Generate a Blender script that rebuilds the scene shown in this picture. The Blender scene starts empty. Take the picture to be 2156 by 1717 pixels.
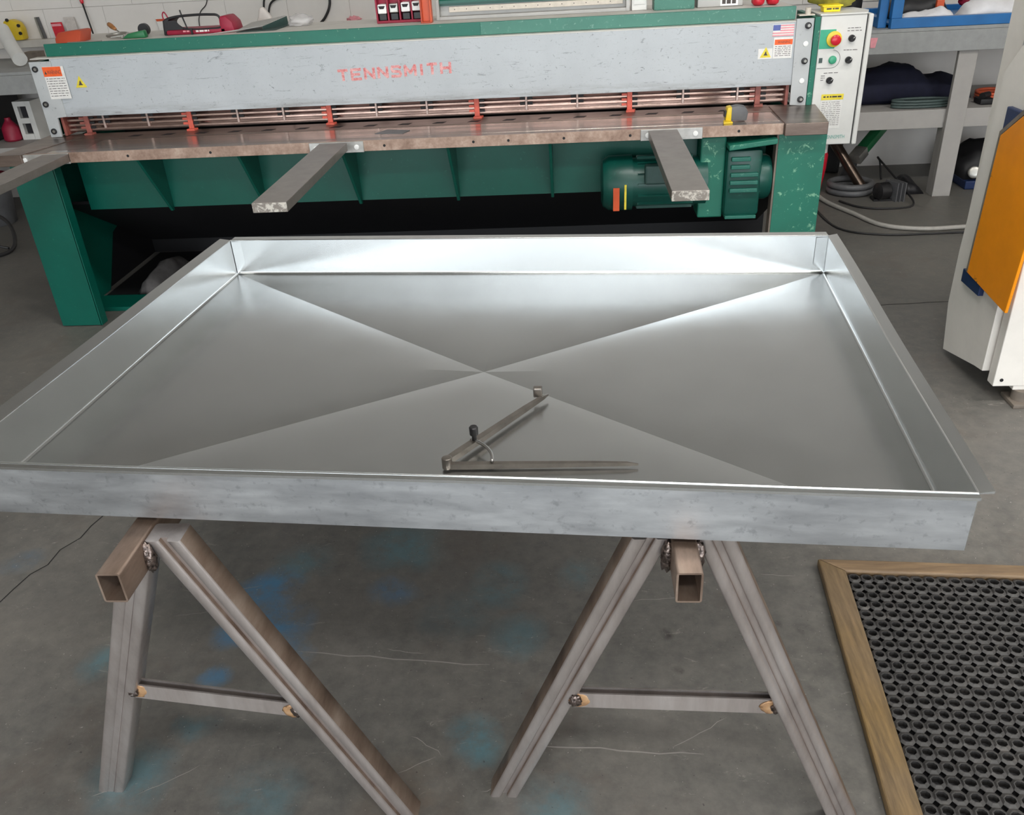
import bpy, bmesh, math, random
from mathutils import Vector, Matrix, noise
R = math.radians
random.seed(7)
SC = bpy.context.scene
COL = SC.collection

# ------------------------------------------------------------------ camera, world, lights, exposure
cd = bpy.data.cameras.new('camera')
cam = bpy.data.objects.new('camera', cd); COL.objects.link(cam)
rx, up, fw = Vector((.996975, .057996, -.051738)), Vector((.016473, .492894, .869933)), Vector((-.075954, .868154, -.490448))
cam.matrix_world = Matrix(((rx.x, up.x, -fw.x, 2.3736), (rx.y, up.y, -fw.y, -3.4881), (rx.z, up.z, -fw.z, 1.5), (0, 0, 0, 1)))
cd.sensor_fit = 'HORIZONTAL'; cd.sensor_width = 36; cd.lens = 1792.0 / 2156 * 36
cd.clip_start = .05; cd.clip_end = 100
SC.camera = cam

w = bpy.data.worlds.new('daylight'); SC.world = w; w.use_nodes = True
bg = w.node_tree.nodes['Background']; bg.inputs['Color'].default_value = (.89, .95, 1, 1); bg.inputs['Strength'].default_value = 5.0

DOOR = (-1.7, 6.8, 2.75)            # the shop's open roll-up door: u0, u1, height, in the wall behind the camera
ROOM = (-1.9, 8.2, -7.2, 2.35, 3.7)
ld = bpy.data.lights.new('door_daylight', 'AREA'); ld.shape = 'RECTANGLE'
ld.size = DOOR[1] - DOOR[0]; ld.size_y = DOOR[2]; ld.cycles.is_portal = True
lo = bpy.data.objects.new('door_daylight', ld); COL.objects.link(lo)
lo.location = ((DOOR[0] + DOOR[1]) / 2, ROOM[2] - .1, DOOR[2] / 2); lo.rotation_euler = (R(90), 0, 0)
LAMP = 34.0                        # emission of the ceiling light panels
SC.cycles.sample_clamp_indirect = 5.0
SC.view_settings.view_transform = 'Standard'; SC.view_settings.look = 'None'
SC.view_settings.gamma = 1; SC.view_settings.use_curve_mapping = False
SC.view_settings.exposure = 0.15

# ------------------------------------------------------------------ materials
def lin(c):
    return tuple(((v / 255) / 12.92 if v / 255 <= .04045 else ((v / 255 + .055) / 1.055) ** 2.4) for v in c) + (1,)
class NT:
    def __init__(s, name):
        s.m = bpy.data.materials.new(name); s.m.use_nodes = True
        s.t = s.m.node_tree; s.b = s.t.nodes['Principled BSDF']
        s.tc = None
    def n(s, kind, **kw):
        x = s.t.nodes.new(kind)
        for k, v in kw.items(): setattr(x, k, v)
        return x
    def l(s, a, b): s.t.links.new(a, b)
    def coord(s, scale=(1, 1, 1), world=False):
        if world:
            o = s.n('ShaderNodeNewGeometry').outputs['Position']
        else:
            if not s.tc: s.tc = s.n('ShaderNodeTexCoord')
            o = s.tc.outputs['Object']
        mp = s.n('ShaderNodeMapping'); mp.inputs['Scale'].default_value = scale; s.l(o, mp.inputs[0]); return mp.outputs[0]
    def noise(s, scale, detail=4, rough=.6, stretch=(1, 1, 1), world=False, dist=0):
        x = s.n('ShaderNodeTexNoise'); x.inputs['Scale'].default_value = scale; x.inputs['Detail'].default_value = detail
        x.inputs['Roughness'].default_value = rough; x.inputs['Distortion'].default_value = dist
        s.l(s.coord(stretch, world), x.inputs['Vector']); return x.outputs['Fac']
    def ramp(s, fac, stops):
        x = s.n('ShaderNodeValToRGB'); e = x.color_ramp.elements
        while len(e) < len(stops): e.new(.5)
        for i, (p, c) in enumerate(stops):
            e[i].position = p; e[i].color = c if not isinstance(c, (int, float)) else (c, c, c, 1)
        s.l(fac, x.inputs[0]); return x.outputs[0]
    def mix(s, fac, a, b):
        x = s.n('ShaderNodeMix', data_type='RGBA')
        for v, k in ((fac, 0), (a, 6), (b, 7)):
            if hasattr(v, 'links') or hasattr(v, 'is_linked'): s.l(v, x.inputs[k])
            else: x.inputs[k].default_value = v
        return x.outputs[2]
    def math(s, op, a, b=None, clamp=False):
        x = s.n('ShaderNodeMath', operation=op, use_clamp=clamp)
        for i, v in enumerate((a, b)):
            if v is None: continue
            if isinstance(v, (int, float)): x.inputs[i].default_value = v
            else: s.l(v, x.inputs[i])
        return x.outputs[0]
    def bump(s, h, strength=.2, dist=.01):
        x = s.n('ShaderNodeBump'); x.inputs['Strength'].default_value = strength; x.inputs['Distance'].default_value = dist
        s.l(h, x.inputs['Height']); s.l(x.outputs[0], s.b.inputs['Normal'])
    def set(s, **kw):
        for k, v in kw.items():
            k = {'color': 'Base Color', 'rough': 'Roughness', 'metal': 'Metallic', 'emit': 'Emission Color', 'estr': 'Emission Strength',
                 'aniso': 'Anisotropic', 'spec': 'Specular IOR Level', 'coat': 'Coat Weight', 'trans': 'Transmission Weight', 'alpha': 'Alpha'}[k]
            if hasattr(v, 'links') or hasattr(v, 'is_linked'): s.l(v, s.b.inputs[k])
            else: s.b.inputs[k].default_value = v
        return s
M = {}
def plain(name, rgb, rough=.5, metal=0, var=.12, scale=30, bump=.05):
    """a painted, plastic or cloth surface: one colour with fine grain"""
    k = NT(name); c = lin(rgb)
    lo_, hi = tuple(v * (1 - var) for v in c[:3]) + (1,), tuple(min(1, v * (1 + var)) for v in c[:3]) + (1,)
    f = k.noise(scale, 5); k.set(color=k.ramp(f, [(.3, lo_), (.7, hi)]), rough=rough, metal=metal)
    if bump: k.bump(f, bump, .004)
    M[name] = k.m; return k
def scratched(name, rgb, scratch, rough=.45, amount=.60, sc=(3, 3, 3), scale=18, metal=0, dirt=None):
    """paint with fine scratches and chips showing another colour"""
    k = NT(name); f = k.noise(6, 6, .6)
    c = k.ramp(f, [(.3, tuple(v * .85 for v in lin(rgb)[:3]) + (1,)), (.7, lin(rgb))])
    g = k.noise(scale, 10, .75, sc, dist=.6)
    m_ = k.ramp(g, [(amount, 0), (amount + .05, 1)])
    c = k.mix(m_, c, lin(scratch))
    if dirt:
        d = k.ramp(k.noise(3, 6, .7), [(.5, 0), (.75, .7)]); c = k.mix(d, c, lin(dirt))
    k.set(color=c, rough=rough, metal=metal); k.bump(g, .08, .003); M[name] = k.m; return k

# galvanised sheet of the tray
def galv(name, base, r0, r1, streak=(1, 1, 1)):
    k = NT(name)
    f = k.noise(9, 4, .6, streak); g = k.noise(2.2, 3)
    k.set(color=k.ramp(f, [(.25, tuple(v * .96 for v in lin(base)[:3]) + (1,)), (.75, lin(base))]), metal=1.0,
          rough=k.ramp(k.math('ADD', k.math('MULTIPLY', f, .5), k.math('MULTIPLY', g, .5)), [(.3, r0), (.7, r1)]))
    M[name] = k.m
galv('galvanised', (210, 212, 212), .205, .262)
k = NT('galvanised_brushed'); f = k.noise(5, 8, .7, (1, 5, 5)); g = k.noise(26, 9, .8, (1, 3, 4), dist=.7); h_ = k.noise(70, 4, .6)
col = k.ramp(f, [(.3, lin((176, 179, 184))), (.7, lin((210, 212, 214)))])
col = k.mix(k.ramp(g, [(.64, 0), (.70, .6)]), col, lin((236, 236, 236))); col = k.mix(k.ramp(h_, [(.3, .35), (.42, 0)]), col, lin((130, 132, 138)))
k.set(color=col, metal=1.0, rough=k.ramp(f, [(.3, .32), (.7, .44)])); k.bump(h_, .02, .002); M['galvanised_brushed'] = k.m

# raw tube steel of the sawhorses
k = NT('raw_steel'); f = k.noise(14, 6, .65, (1, 1, .18)); g = k.noise(120, 3, .5)
k.set(color=k.ramp(f, [(.25, lin((150, 140, 136))), (.5, lin((184, 175, 171))), (.75, lin((206, 199, 196)))]), metal=.75, rough=k.ramp(g, [(.3, .28), (.7, .38)])); k.bump(g, .05, .002); M['raw_steel'] = k.m
k = NT('brown_steel'); f = k.noise(11, 6, .65, (1, .3, 1))
k.set(color=k.ramp(f, [(.25, lin((84, 66, 54))), (.5, lin((142, 122, 108))), (.72, lin((178, 160, 146)))]), metal=.7, rough=.42); k.bump(f, .06, .003); M['brown_steel'] = k.m
k = NT('weld'); f = k.noise(160, 3, .5); k.set(color=k.ramp(f, [(.3, lin((50, 44, 42))), (.7, lin((150, 135, 128)))]), metal=.9, rough=.3); k.bump(f, .5, .004); M['weld'] = k.m
k = NT('heat_tint'); f = k.noise(40, 4, .6); k.set(color=k.ramp(f, [(.3, lin((140, 108, 84))), (.55, lin((188, 148, 108))), (.75, lin((206, 178, 148)))]), metal=.5, rough=.45); M['heat_tint'] = k.m

# shear
scratched('green_paint', (4, 90, 76), (50, 116, 98), .34, .62)
scratched('green_dark', (6, 74, 64), (50, 110, 94), .36, .62)
scratched('green_scratched', (26, 112, 92), (122, 176, 146), .45, .575, (1.2, 1.2, 1.2), 20)
scratched('green_mid', (30, 104, 90), (90, 140, 124), .4, .60)
scratched('green_faded', (70, 128, 112), (120, 160, 146), .45, .59)
scratched('green_chipped', (12, 106, 88), (170, 200, 170), .4, .63)
k = NT('grey_plate'); c = lin((186, 191, 195)); f = k.noise(5, 6, .6)
col = k.ramp(f, [(.3, lin((176, 181, 185))), (.7, c)])
for (sx, sz, th_, amt, cc) in ((8, 90, .635, .7, (112, 112, 116)), (60, 66, .642, .8, (96, 96, 98)), (14, 26, .648, .6, (124, 126, 130)), (140, 140, .64, .55, (120, 120, 122))):
    g = k.noise(1, 9, .78, (sx, sx, sz), dist=.8); col = k.mix(k.ramp(g, [(th_ - .03, 0), (th_, amt)]), col, lin(cc))
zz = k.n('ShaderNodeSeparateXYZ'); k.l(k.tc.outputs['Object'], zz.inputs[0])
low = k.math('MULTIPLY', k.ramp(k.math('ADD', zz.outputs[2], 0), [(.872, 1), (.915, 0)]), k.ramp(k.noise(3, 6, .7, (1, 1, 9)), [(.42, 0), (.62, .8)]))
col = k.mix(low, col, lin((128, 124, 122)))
k.set(color=col, rough=.5); k.bump(k.noise(150, 3, .6), .06, .002); M['grey_plate'] = k.m
scratched('grey_end', (186, 189, 190), (120, 120, 120), .45, .62)
k = NT('table_steel'); f = k.noise(3, 7, .7, (.6, 4, 4)); g = k.noise(9, 4, .6)
k.set(color=k.ramp(f, [(.3, lin((100, 86, 79))), (.55, lin((136, 121, 112))), (.75, lin((168, 154, 146)))]), metal=.85, rough=k.ramp(g, [(.3, .285), (.7, .36)])); M['table_steel'] = k.m
k = NT('table_polished'); f = k.noise(3, 6, .6, (.5, 9, 4))
k.set(color=k.ramp(f, [(.3, lin((160, 148, 138))), (.7, lin((226, 218, 210)))]), metal=.95, rough=k.ramp(f, [(.3, .26), (.7, .14)])); M['table_polished'] = k.m
k = NT('table_edge'); f = k.noise(16, 8, .75); k.set(color=k.ramp(f, [(.3, lin((128, 102, 88))), (.55, lin((176, 150, 134))), (.75, lin((205, 186, 170)))]), metal=.35, rough=.5); k.bump(f, .2, .003); M['table_edge'] = k.m
plain('arm_steel', (142, 135, 130), .42, .55, .12, 16)
scratched('arm_end', (150, 142, 134), (214, 208, 198), .5, .5, (1, 1, 1), 30, .4)
plain('bracket', (186, 184, 180), .35, .7, .2, 24)
plain('rail_bronze', (186, 160, 150), .2, .85, .25, 12)
plain('blade_brown', (118, 88, 80), .35, .6, .3, 9)
plain('finger_red', (206, 92, 74), .45, 0, .2, 40)
plain('finger_dark_red', (150, 84, 74), .45, 0, .2, 40)
plain('finger_pale', (176, 156, 148), .35, .5, .2, 40)
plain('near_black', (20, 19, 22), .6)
plain('shadow_black', (34, 32, 37), .7)
k = NT('worn_red_print'); f = k.noise(70, 8, .75)
k.set(color=k.ramp(f, [(.30, lin((204, 186, 187))), (.38, lin((226, 178, 176))), (.56, lin((208, 120, 118))), (.7, lin((190, 86, 86)))]), rough=.5); M['worn_red_print'] = k.m
plain('white_paint', (218, 217, 213), .4, 0, .05, 8, .02)
plain('sticker_white', (226, 224, 220), .5, 0, .06, 60, 0)
plain('sticker_orange', (240, 96, 34), .5, 0, .1, 60, 0)
plain('sticker_yellow', (226, 206, 60), .5, 0, .15, 60, 0)
plain('sticker_pink', (226, 150, 158), .5, 0, .1, 60, 0)
plain('sticker_blue', (84, 96, 160), .5, 0, .1, 60, 0)
plain('print_dark', (70, 62, 60), .6, 0, .1, 60, 0)
plain('print_teal', (96, 168, 156), .6, 0, .1, 60, 0)
plain('label_green', (60, 168, 134), .45, 0, .05, 60, 0)
plain('button_red', (206, 34, 52), .25, 0, .05, 30, 0)
plain('button_yellow', (232, 200, 60), .35, 0, .08, 30, 0)
plain('button_green', (66, 160, 124), .35, 0, .05, 30, 0)
plain('black_plastic', (26, 25, 27), .4, 0, .2, 40, .03)
plain('grey_plastic', (92, 92, 94), .45)
plain('bolt_steel', (150, 148, 142), .3, .85, .2, 60)
plain('white_dot', (240, 240, 238), .5, 0, .02)
plain('wood_grey', (118, 108, 98), .6, 0, .25, 12)
# mat and frame
k = NT('frame_wood'); f = k.noise(5, 8, .7, (14, 1.2, 14)); g = k.noise(2.5, 3)
k.set(color=k.mix(k.ramp(g, [(.35, 0), (.65, 1)]), k.ramp(f, [(.3, lin((84, 68, 44))), (.7, lin((140, 112, 66)))]), k.ramp(f, [(.3, lin((92, 76, 56))), (.7, lin((134, 112, 84)))])), rough=.55); k.bump(f, .2, .003); M['frame_wood'] = k.m
k = NT('frame_wood_cross'); f = k.noise(5, 8, .7, (1.2, 14, 14))
k.set(color=k.ramp(f, [(.3, lin((90, 72, 54))), (.7, lin((138, 114, 86)))]), rough=.55); k.bump(f, .2, .003); M['frame_wood_cross'] = k.m
k = NT('rubber'); f = k.noise(30, 6, .7); k.set(color=k.ramp(f, [(.3, lin((36, 35, 35))), (.6, lin((60, 58, 57))), (.8, lin((98, 93, 88)))]), rough=.5); k.bump(f, .2, .004); M['rubber'] = k.m
# room and surroundings
plain('wall_white', (226, 221, 216), .7, 0, .04, 5, .05)
plain('wall_upper', (206, 203, 199), .8, 0, .05, 3, .03)
plain('wall_fill', (188, 184, 178), .8, 0, .05, 3, .03)
plain('ceiling_tan', (216, 214, 210), .85, 0, .06, 3, .03)
plain('bench_grey', (150, 151, 150), .6, 0, .08, 26, .06)
plain('bench_pale', (166, 162, 158), .6, 0, .05, 10, .03)
plain('press_white', (226, 221, 214), .45, 0, .04, 12, .02)
scratched('press_orange', (250, 152, 6), (150, 100, 20), .42, .64, (1, 1, 1), 14)
plain('press_blue', (22, 42, 84), .4)
plain('rack_blue', (26, 104, 168), .4, 0, .12, 9)
plain('navy_cloth', (20, 22, 44), .9, 0, .2, 30, .2)
plain('hose_green', (70, 84, 82), .5)
plain('orange_hose', (206, 92, 56), .5)
plain('white_bag', (226, 224, 226), .4, 0, .05, 20, .1)
plain('black_bag', (28, 27, 30), .5, 0, .2, 20, .2)
plain('tool_green', (34, 108, 66), .4)
plain('alu', (176, 174, 168), .35, .8)
plain('dark_tube', (84, 72, 64), .25, .8)
plain('red_plastic', (190, 26, 46), .35, 0, .12, 12, .02)
plain('crimson', (146, 22, 52), .5, 0, .15, 18, .1)
plain('orange_plastic', (204, 82, 38), .4, 0, .1, 12, .02)
plain('rust_orange', (178, 72, 46), .5, 0, .1, 12, .02)
plain('yellow_plastic', (222, 190, 36), .4, 0, .08, 12, .02)
plain('yellow_bright', (250, 222, 30), .4, 0, .05, 12, .02)
plain('cord_black', (34, 33, 34), .5)
plain('hose_white', (168, 164, 158), .45)
plain('sheet_grey', (170, 168, 164), .45, .3, .06, 8, .03)
plain('dark_green', (44, 70, 66), .5)
plain('olive_bag', (148, 142, 62), .5, 0, .45, 16, .2)
plain('pale_card', (196, 188, 182), .6)
plain('wood_handle', (166, 112, 64), .45, 0, .2, 20)
plain('tan_tape', (176, 150, 120), .6)
plain('beige_strip', (208, 198, 184), .5, 0, .1, 50)
plain('ledge_grey', (204, 200, 193), .5, .2, .1, 9)
plain('rag_grey', (84, 81, 81), .85, 0, .2, 30, .2)
plain('divider_steel', (122, 116, 110), .32, .8, .2, 30)
plain('divider_bright', (170, 168, 166), .22, .9, .1, 30)
plain('tag_red', (196, 36, 52), .4)
plain('crack', (30, 29, 29), .9)
plain('crack_pale', (150, 146, 140), .8)
k = NT('clear_film'); k.set(color=(.9, .88, .88, 1), rough=.25, trans=.6, alpha=.75); M['clear_film'] = k.m
k = NT('tube_light'); k.set(color=(1, 1, 1, 1), emit=(1, .985, .94, 1), estr=LAMP); M['tube_light'] = k.m

# painted concrete floor with blue paint stains that stay where they are
k = NT('floor_concrete')
a = k.noise(1.3, 5, .6, world=True); b = k.noise(22, 8, .7, world=True); c_ = k.noise(90, 4, .6, world=True)
col = k.ramp(a, [(.3, lin((80, 78, 75))), (.5, lin((91, 89, 86))), (.7, lin((102, 98, 93)))])
col = k.mix(k.ramp(b, [(.35, 0), (.8, .55)]), col, lin((140, 136, 128)))
col = k.mix(k.ramp(k.noise(2.7, 6, .7, world=True, dist=.5), [(.56, 0), (.72, .45)]), col, lin((92, 78, 70)))
pos = k.n('ShaderNodeNewGeometry').outputs['Position']
ns = k.n('ShaderNodeTexNoise'); ns.inputs['Scale'].default_value = 11; ns.inputs['Detail'].default_value = 8; ns.inputs['Roughness'].default_value = .65
off = k.n('ShaderNodeVectorMath', operation='MULTIPLY_ADD'); k.l(ns.outputs['Color'], off.inputs[0])
off.inputs[1].default_value = (.34, .34, 0); off.inputs[2].default_value = (-.17, -.17, 0)
add = k.n('ShaderNodeVectorMath', operation='ADD'); k.l(pos, add.inputs[0]); k.l(off.outputs[0], add.inputs[1])
brk = k.ramp(k.noise(7, 8, .75, world=True), [(.40, .2), (.56, 1)])
def stain(col, x, y, r, rgb, amt):
    d = k.n('ShaderNodeVectorMath', operation='DISTANCE'); k.l(add.outputs[0], d.inputs[0]); d.inputs[1].default_value = (x, y, 0)
    f = k.ramp(k.math('DIVIDE', d.outputs['Value'], r), [(.3, amt), (1, 0)])
    f = k.math('MULTIPLY', f, brk)
    return k.mix(f, col, lin(rgb))
BLUE, TEAL = (72, 122, 158), (86, 126, 136)
for x, y, r, rgb, amt in [(1.545, -1.80, .10, BLUE, .95), (1.60, -1.93, .11, BLUE, .9), (1.665, -2.05, .07, BLUE, .7), (1.60, -1.70, .10, TEAL, .5),
        (1.86, -1.64, .13, TEAL, .6), (2.14, -1.80, .10, TEAL, .55), (1.86, -1.82, .07, BLUE, .5), (2.20, -1.98, .09, TEAL, .45),
        (2.13, -2.27, .07, TEAL, .8), (1.52, -1.98, .06, BLUE, .6), (1.53, -2.12, .04, BLUE, .7), (1.53, -2.27, .05, TEAL, .5),
        (1.46, -2.40, .10, TEAL, .6), (1.27, -2.10, .08, TEAL, .6), (2.28, -2.42, .08, TEAL, .5), (2.03, -1.9, .12, TEAL, .3),
        (2.38, -1.78, .07, TEAL, .4), (1.72, -2.42, .1, TEAL, .45), (2.0, -2.42, .12, (110, 96, 84), .5), (.80, -1.73, .07, (84, 110, 130), .5),
        (2.57, -1.955, .022, (58, 55, 53), .9), (2.571, -2.06, .02, (62, 58, 55), .8), (2.87, -1.925, .015, (60, 58, 56), .8), (2.93, -1.94, .012, (60, 58, 56), .7)]:
    col = stain(col, x, y, r, rgb, amt)
# pale scuffs
sc = k.ramp(k.noise(13, 12, .82, (1, 3, 1), True, 1.2), [(.595, 0), (.66, .5)])
col = k.mix(sc, col, lin((170, 165, 156)))
sp = k.ramp(k.noise(150, 2, .5, world=True), [(.72, 0), (.75, .6)])
col = k.mix(sp, col, lin((190, 186, 178)))
dk = k.ramp(k.noise(110, 2, .5, world=True), [(.24, .7), (.29, 0)])
col = k.mix(dk, col, lin((50, 47, 45)))
k.set(color=col, rough=k.ramp(b, [(.3, .42), (.7, .6)])); k.bump(k.math('ADD', b, c_), .12, .004); M['floor_concrete'] = k.m

# ------------------------------------------------------------------ geometry helpers
class MB:
    """collects shapes, in world coordinates, for ONE mesh"""
    def __init__(s): s.bm = bmesh.new()
    def poly(s, vs, faces):
        v = [s.bm.verts.new(p) for p in vs]
        for f in faces:
            try: s.bm.faces.new([v[i] for i in f])
            except ValueError: pass
        return v
    def box(s, x0, x1, y0, y1, z0, z1, bev=0, rot=None, piv=None):
        b = bmesh.new()
        v = [b.verts.new((x, y, z)) for x in (x0, x1) for y in (y0, y1) for z in (z0, z1)]
        for f in ((0, 1, 3, 2), (4, 6, 7, 5), (0, 4, 5, 1), (2, 3, 7, 6), (0, 2, 6, 4), (1, 5, 7, 3)): b.faces.new([v[i] for i in f])
        if bev: bmesh.ops.bevel(b, geom=b.edges[:], offset=bev, segments=2, affect='EDGES', profile=.5)
        return s._in(b, rot, piv)
    def _in(s, b, rot=None, piv=None):
        if rot is not None:
            m = rot.to_4x4() if hasattr(rot, 'to_4x4') else rot
            p = Vector(piv) if piv else Vector((0, 0, 0))
            bmesh.ops.transform(b, matrix=Matrix.Translation(p) @ m @ Matrix.Translation(-p), verts=b.verts)
        me = bpy.data.meshes.new('tmp'); b.to_mesh(me); b.free(); s.bm.from_mesh(me); bpy.data.meshes.remove(me); return s
    def bar(s, p, q, wx, wz, bev=0, upv=(0, 0, 1)):
        """square bar between two points"""
        p, q = Vector(p), Vector(q); d = (q - p); L = d.length; d.normalize()
        u = Vector(upv); x = d.cross(u)
        if x.length < 1e-4: x = d.cross(Vector((1, 0, 0)))
        x.normalize(); z = x.cross(d)
        b = bmesh.new(); vs = []
        for t in (0, L):
            for a, c in ((-1, -1), (1, -1), (1, 1), (-1, 1)): vs.append(b.verts.new(p + d * t + x * (a * wx / 2) + z * (c * wz / 2)))
        for f in ((0, 3, 2, 1), (4, 5, 6, 7), (0, 1, 5, 4), (1, 2, 6, 5), (2, 3, 7, 6), (3, 0, 4, 7)): b.faces.new([vs[i] for i in f])
        if bev: bmesh.ops.bevel(b, geom=b.edges[:], offset=bev, segments=2, affect='EDGES', profile=.5)
        return s._in(b)
    def cyl(s, p, q, r, r2=None, n=20, bev=0):
        p, q = Vector(p), Vector(q); r2 = r if r2 is None else r2
        d = (q - p); m = d.to_track_quat('Z', 'Y').to_matrix().to_4x4()
        b = bmesh.new(); bmesh.ops.create_cone(b, cap_ends=True, segments=n, radius1=r, radius2=r2, depth=d.length, matrix=Matrix.Translation((p + q) / 2) @ m)
        if bev:
            ed = [e for e in b.edges if len(e.link_faces) == 2 and any(len(f.verts) > 4 for f in e.link_faces)]
            bmesh.ops.bevel(b, geom=ed, offset=bev, segments=3, affect='EDGES', profile=.5)
        return s._in(b)
    def lathe(s, c, axis, prof, n=24):
        """prof: (distance along axis, radius)"""
        d = Vector(axis).normalized(); q = d.to_track_quat('Z', 'Y'); c = Vector(c)
        rings = []
        for t, r in prof:
            rings.append([s.bm.verts.new(c + q @ Vector((r * math.cos(2 * math.pi * i / n), r * math.sin(2 * math.pi * i / n), t))) for i in range(n)])
        for a, b in zip(rings, rings[1:]):
            for i in range(n): s.bm.faces.new((a[i], a[(i + 1) % n], b[(i + 1) % n], b[i]))
        s.bm.faces.new(rings[0][::-1]); s.bm.faces.new(rings[-1]); return s
    def tube(s, pts, r, n=8, closed=False, smooth=6):
        P = [Vector(p) for p in pts]
        if smooth:
            out = []; N = len(P)
            for i in range(N if closed else N - 1):
                g = lambda j: P[j % N] if closed else P[max(0, min(N - 1, j))]
                a, b, c, d = g(i - 1), g(i), g(i + 1), g(i + 2)
                for t in range(smooth):
                    t /= smooth
                    out.append(.5 * ((2 * b) + (c - a) * t + (2 * a - 5 * b + 4 * c - d) * t * t + (3 * b - a - 3 * c + d) * t ** 3))
            if not closed: out.append(P[-1])
            P = out
        rings = []; N = len(P); prev = None
        for i in range(N):
            d = (P[(i + 1) % N] - P[i - 1]) if closed else (P[min(N - 1, i + 1)] - P[max(0, i - 1)])
            d.normalize()
            x = (prev - d * prev.dot(d)) if prev else d.orthogonal()
            if x.length < 1e-5: x = d.orthogonal()
            x.normalize(); prev = x; y = d.cross(x)
            rr = r(i / max(1, N - 1)) if callable(r) else r
            rings.append([s.bm.verts.new(P[i] + x * (rr * math.cos(2 * math.pi * k / n)) + y * (rr * math.sin(2 * math.pi * k / n))) for k in range(n)])
        for i in range(N if closed else N - 1):
            a, b = rings[i], rings[(i + 1) % N]
            for k in range(n): s.bm.faces.new((a[k], a[(k + 1) % n], b[(k + 1) % n], b[k]))
        if not closed: s.bm.faces.new(rings[0][::-1]); s.bm.faces.new(rings[-1])
        return s
    def prism(s, pts, off, bev=0):
        """closed polygon (3-D points in a plane) pushed by off"""
        b = bmesh.new(); o = Vector(off)
        a = [b.verts.new(p) for p in pts]; c = [b.verts.new(Vector(p) + o) for p in pts]; n = len(pts)
        b.faces.new(a[::-1]); b.faces.new(c)
        for i in range(n): b.faces.new((a[i], a[(i + 1) % n], c[(i + 1) % n], c[i]))
        bmesh.ops.recalc_face_normals(b, faces=b.faces)
        if bev: bmesh.ops.bevel(b, geom=b.edges[:], offset=bev, segments=2, affect='EDGES', profile=.5)
        return s._in(b)
    def blob(s, c, rad, seed=0, amp=.25, freq=2.5, sub=3, flat=None, p=1.0):
        b = bmesh.new(); bmesh.ops.create_icosphere(b, subdivisions=sub, radius=1)
        for v in b.verts:
            n_ = noise.fractal(v.co * freq + Vector((seed * 7.3, seed * 3.1, 0)), 1, 2, 3)
            q = v.co * (1 + amp * n_)
            if p != 1: q = Vector([math.copysign(abs(t) ** p, t) for t in q])
            v.co = Vector(c) + Vector((q.x * rad[0], q.y * rad[1], q.z * rad[2]))
            if flat is not None and v.co.z < flat: v.co.z = flat
        return s._in(b)
    def mound(s, prof, y0, y1, zb, seed=0, amp=.012, ny=10, nx=4):
        """heap of cloth: profile (x, top z) swept from y0 to y1, rounded at both ends, closed below"""
        xs = []
        for (xa, za), (xb, zb_) in zip(prof, prof[1:]):
            for t in range(nx): xs.append((xa + (xb - xa) * t / nx, za + (zb_ - za) * (.5 - .5 * math.cos(math.pi * t / nx))))
        xs.append(prof[-1]); g = []
        for i, (x, z) in enumerate(xs):
            row = []
            for j in range(ny + 1):
                t = j / ny; f = math.sin(math.pi * min(1, max(0, t))) ** .45 if 0 < t < 1 else 0
                y = y0 + (y1 - y0) * t
                q = noise.fractal(Vector((x * 9 + seed, y * 9, seed)), 1, 2, 3) * amp if 0 < t < 1 else 0
                row.append(s.bm.verts.new((x, y + q, zb + max(0.002, (z - zb) * f + (q * 2 if f else 0)) if f else zb)))
            g.append(row)
        for i in range(len(xs) - 1):
            for j in range(ny): s.bm.faces.new((g[i][j], g[i + 1][j], g[i + 1][j + 1], g[i][j + 1]))
        s.bm.faces.new([r_[0] for r_ in g][::-1] + [g[0][ny]] * 0 + [r_[ny] for r_ in g])
        s.bm.faces.new(g[0]); s.bm.faces.new(g[-1][::-1]); return s

ORG = {}
def origin(o):
    while o.parent: o = o.parent
    return ORG.get(o, Vector((0, 0, 0)))
def obj(name, mb, mat, parent=None, smooth=False, label=None, kind=None, loc=None):
    bm = mb.bm; bmesh.ops.recalc_face_normals(bm, faces=bm.faces)
    o_ = origin(parent) if parent else Vector(loc) if loc else Vector((0, 0, 0))
    if o_.length: bmesh.ops.translate(bm, vec=-o_, verts=bm.verts)
    me = bpy.data.meshes.new(name); bm.to_mesh(me); bm.free()
    if smooth:
        me.shade_smooth() if smooth is True else me.set_sharp_from_angle(angle=R(smooth))
        if smooth is not True:
            for p in me.polygons: p.use_smooth = True
            me.set_sharp_from_angle(angle=R(smooth))
    me.materials.append(M[mat])
    o = bpy.data.objects.new(name, me); COL.objects.link(o)
    if parent: o.parent = parent
    else:
        o.location = o_; ORG[o] = o_
    if label: o['label'] = label
    if kind: o['kind'] = kind
    return o
def tag(o, label, cat, group=None):
    o['label'] = label; o['category'] = cat
    if group: o['group'] = group
    return o
def thing(name, loc, label, cat, group=None):
    o = bpy.data.objects.new(name, None); COL.objects.link(o); o.location = loc; o.empty_display_size = .05
    ORG[o] = Vector(loc); return tag(o, label, cat, group)
def solo(name, mb, mat, loc, label, cat, group=None, smooth=False):
    return tag(obj(name, mb, mat, None, smooth, loc=loc), label, cat, group)
def struct(name, mb, mat, parent=None, smooth=False):
    o = obj(name, mb, mat, parent, smooth)
    if not parent: o['kind'] = 'structure'
    return o
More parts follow.
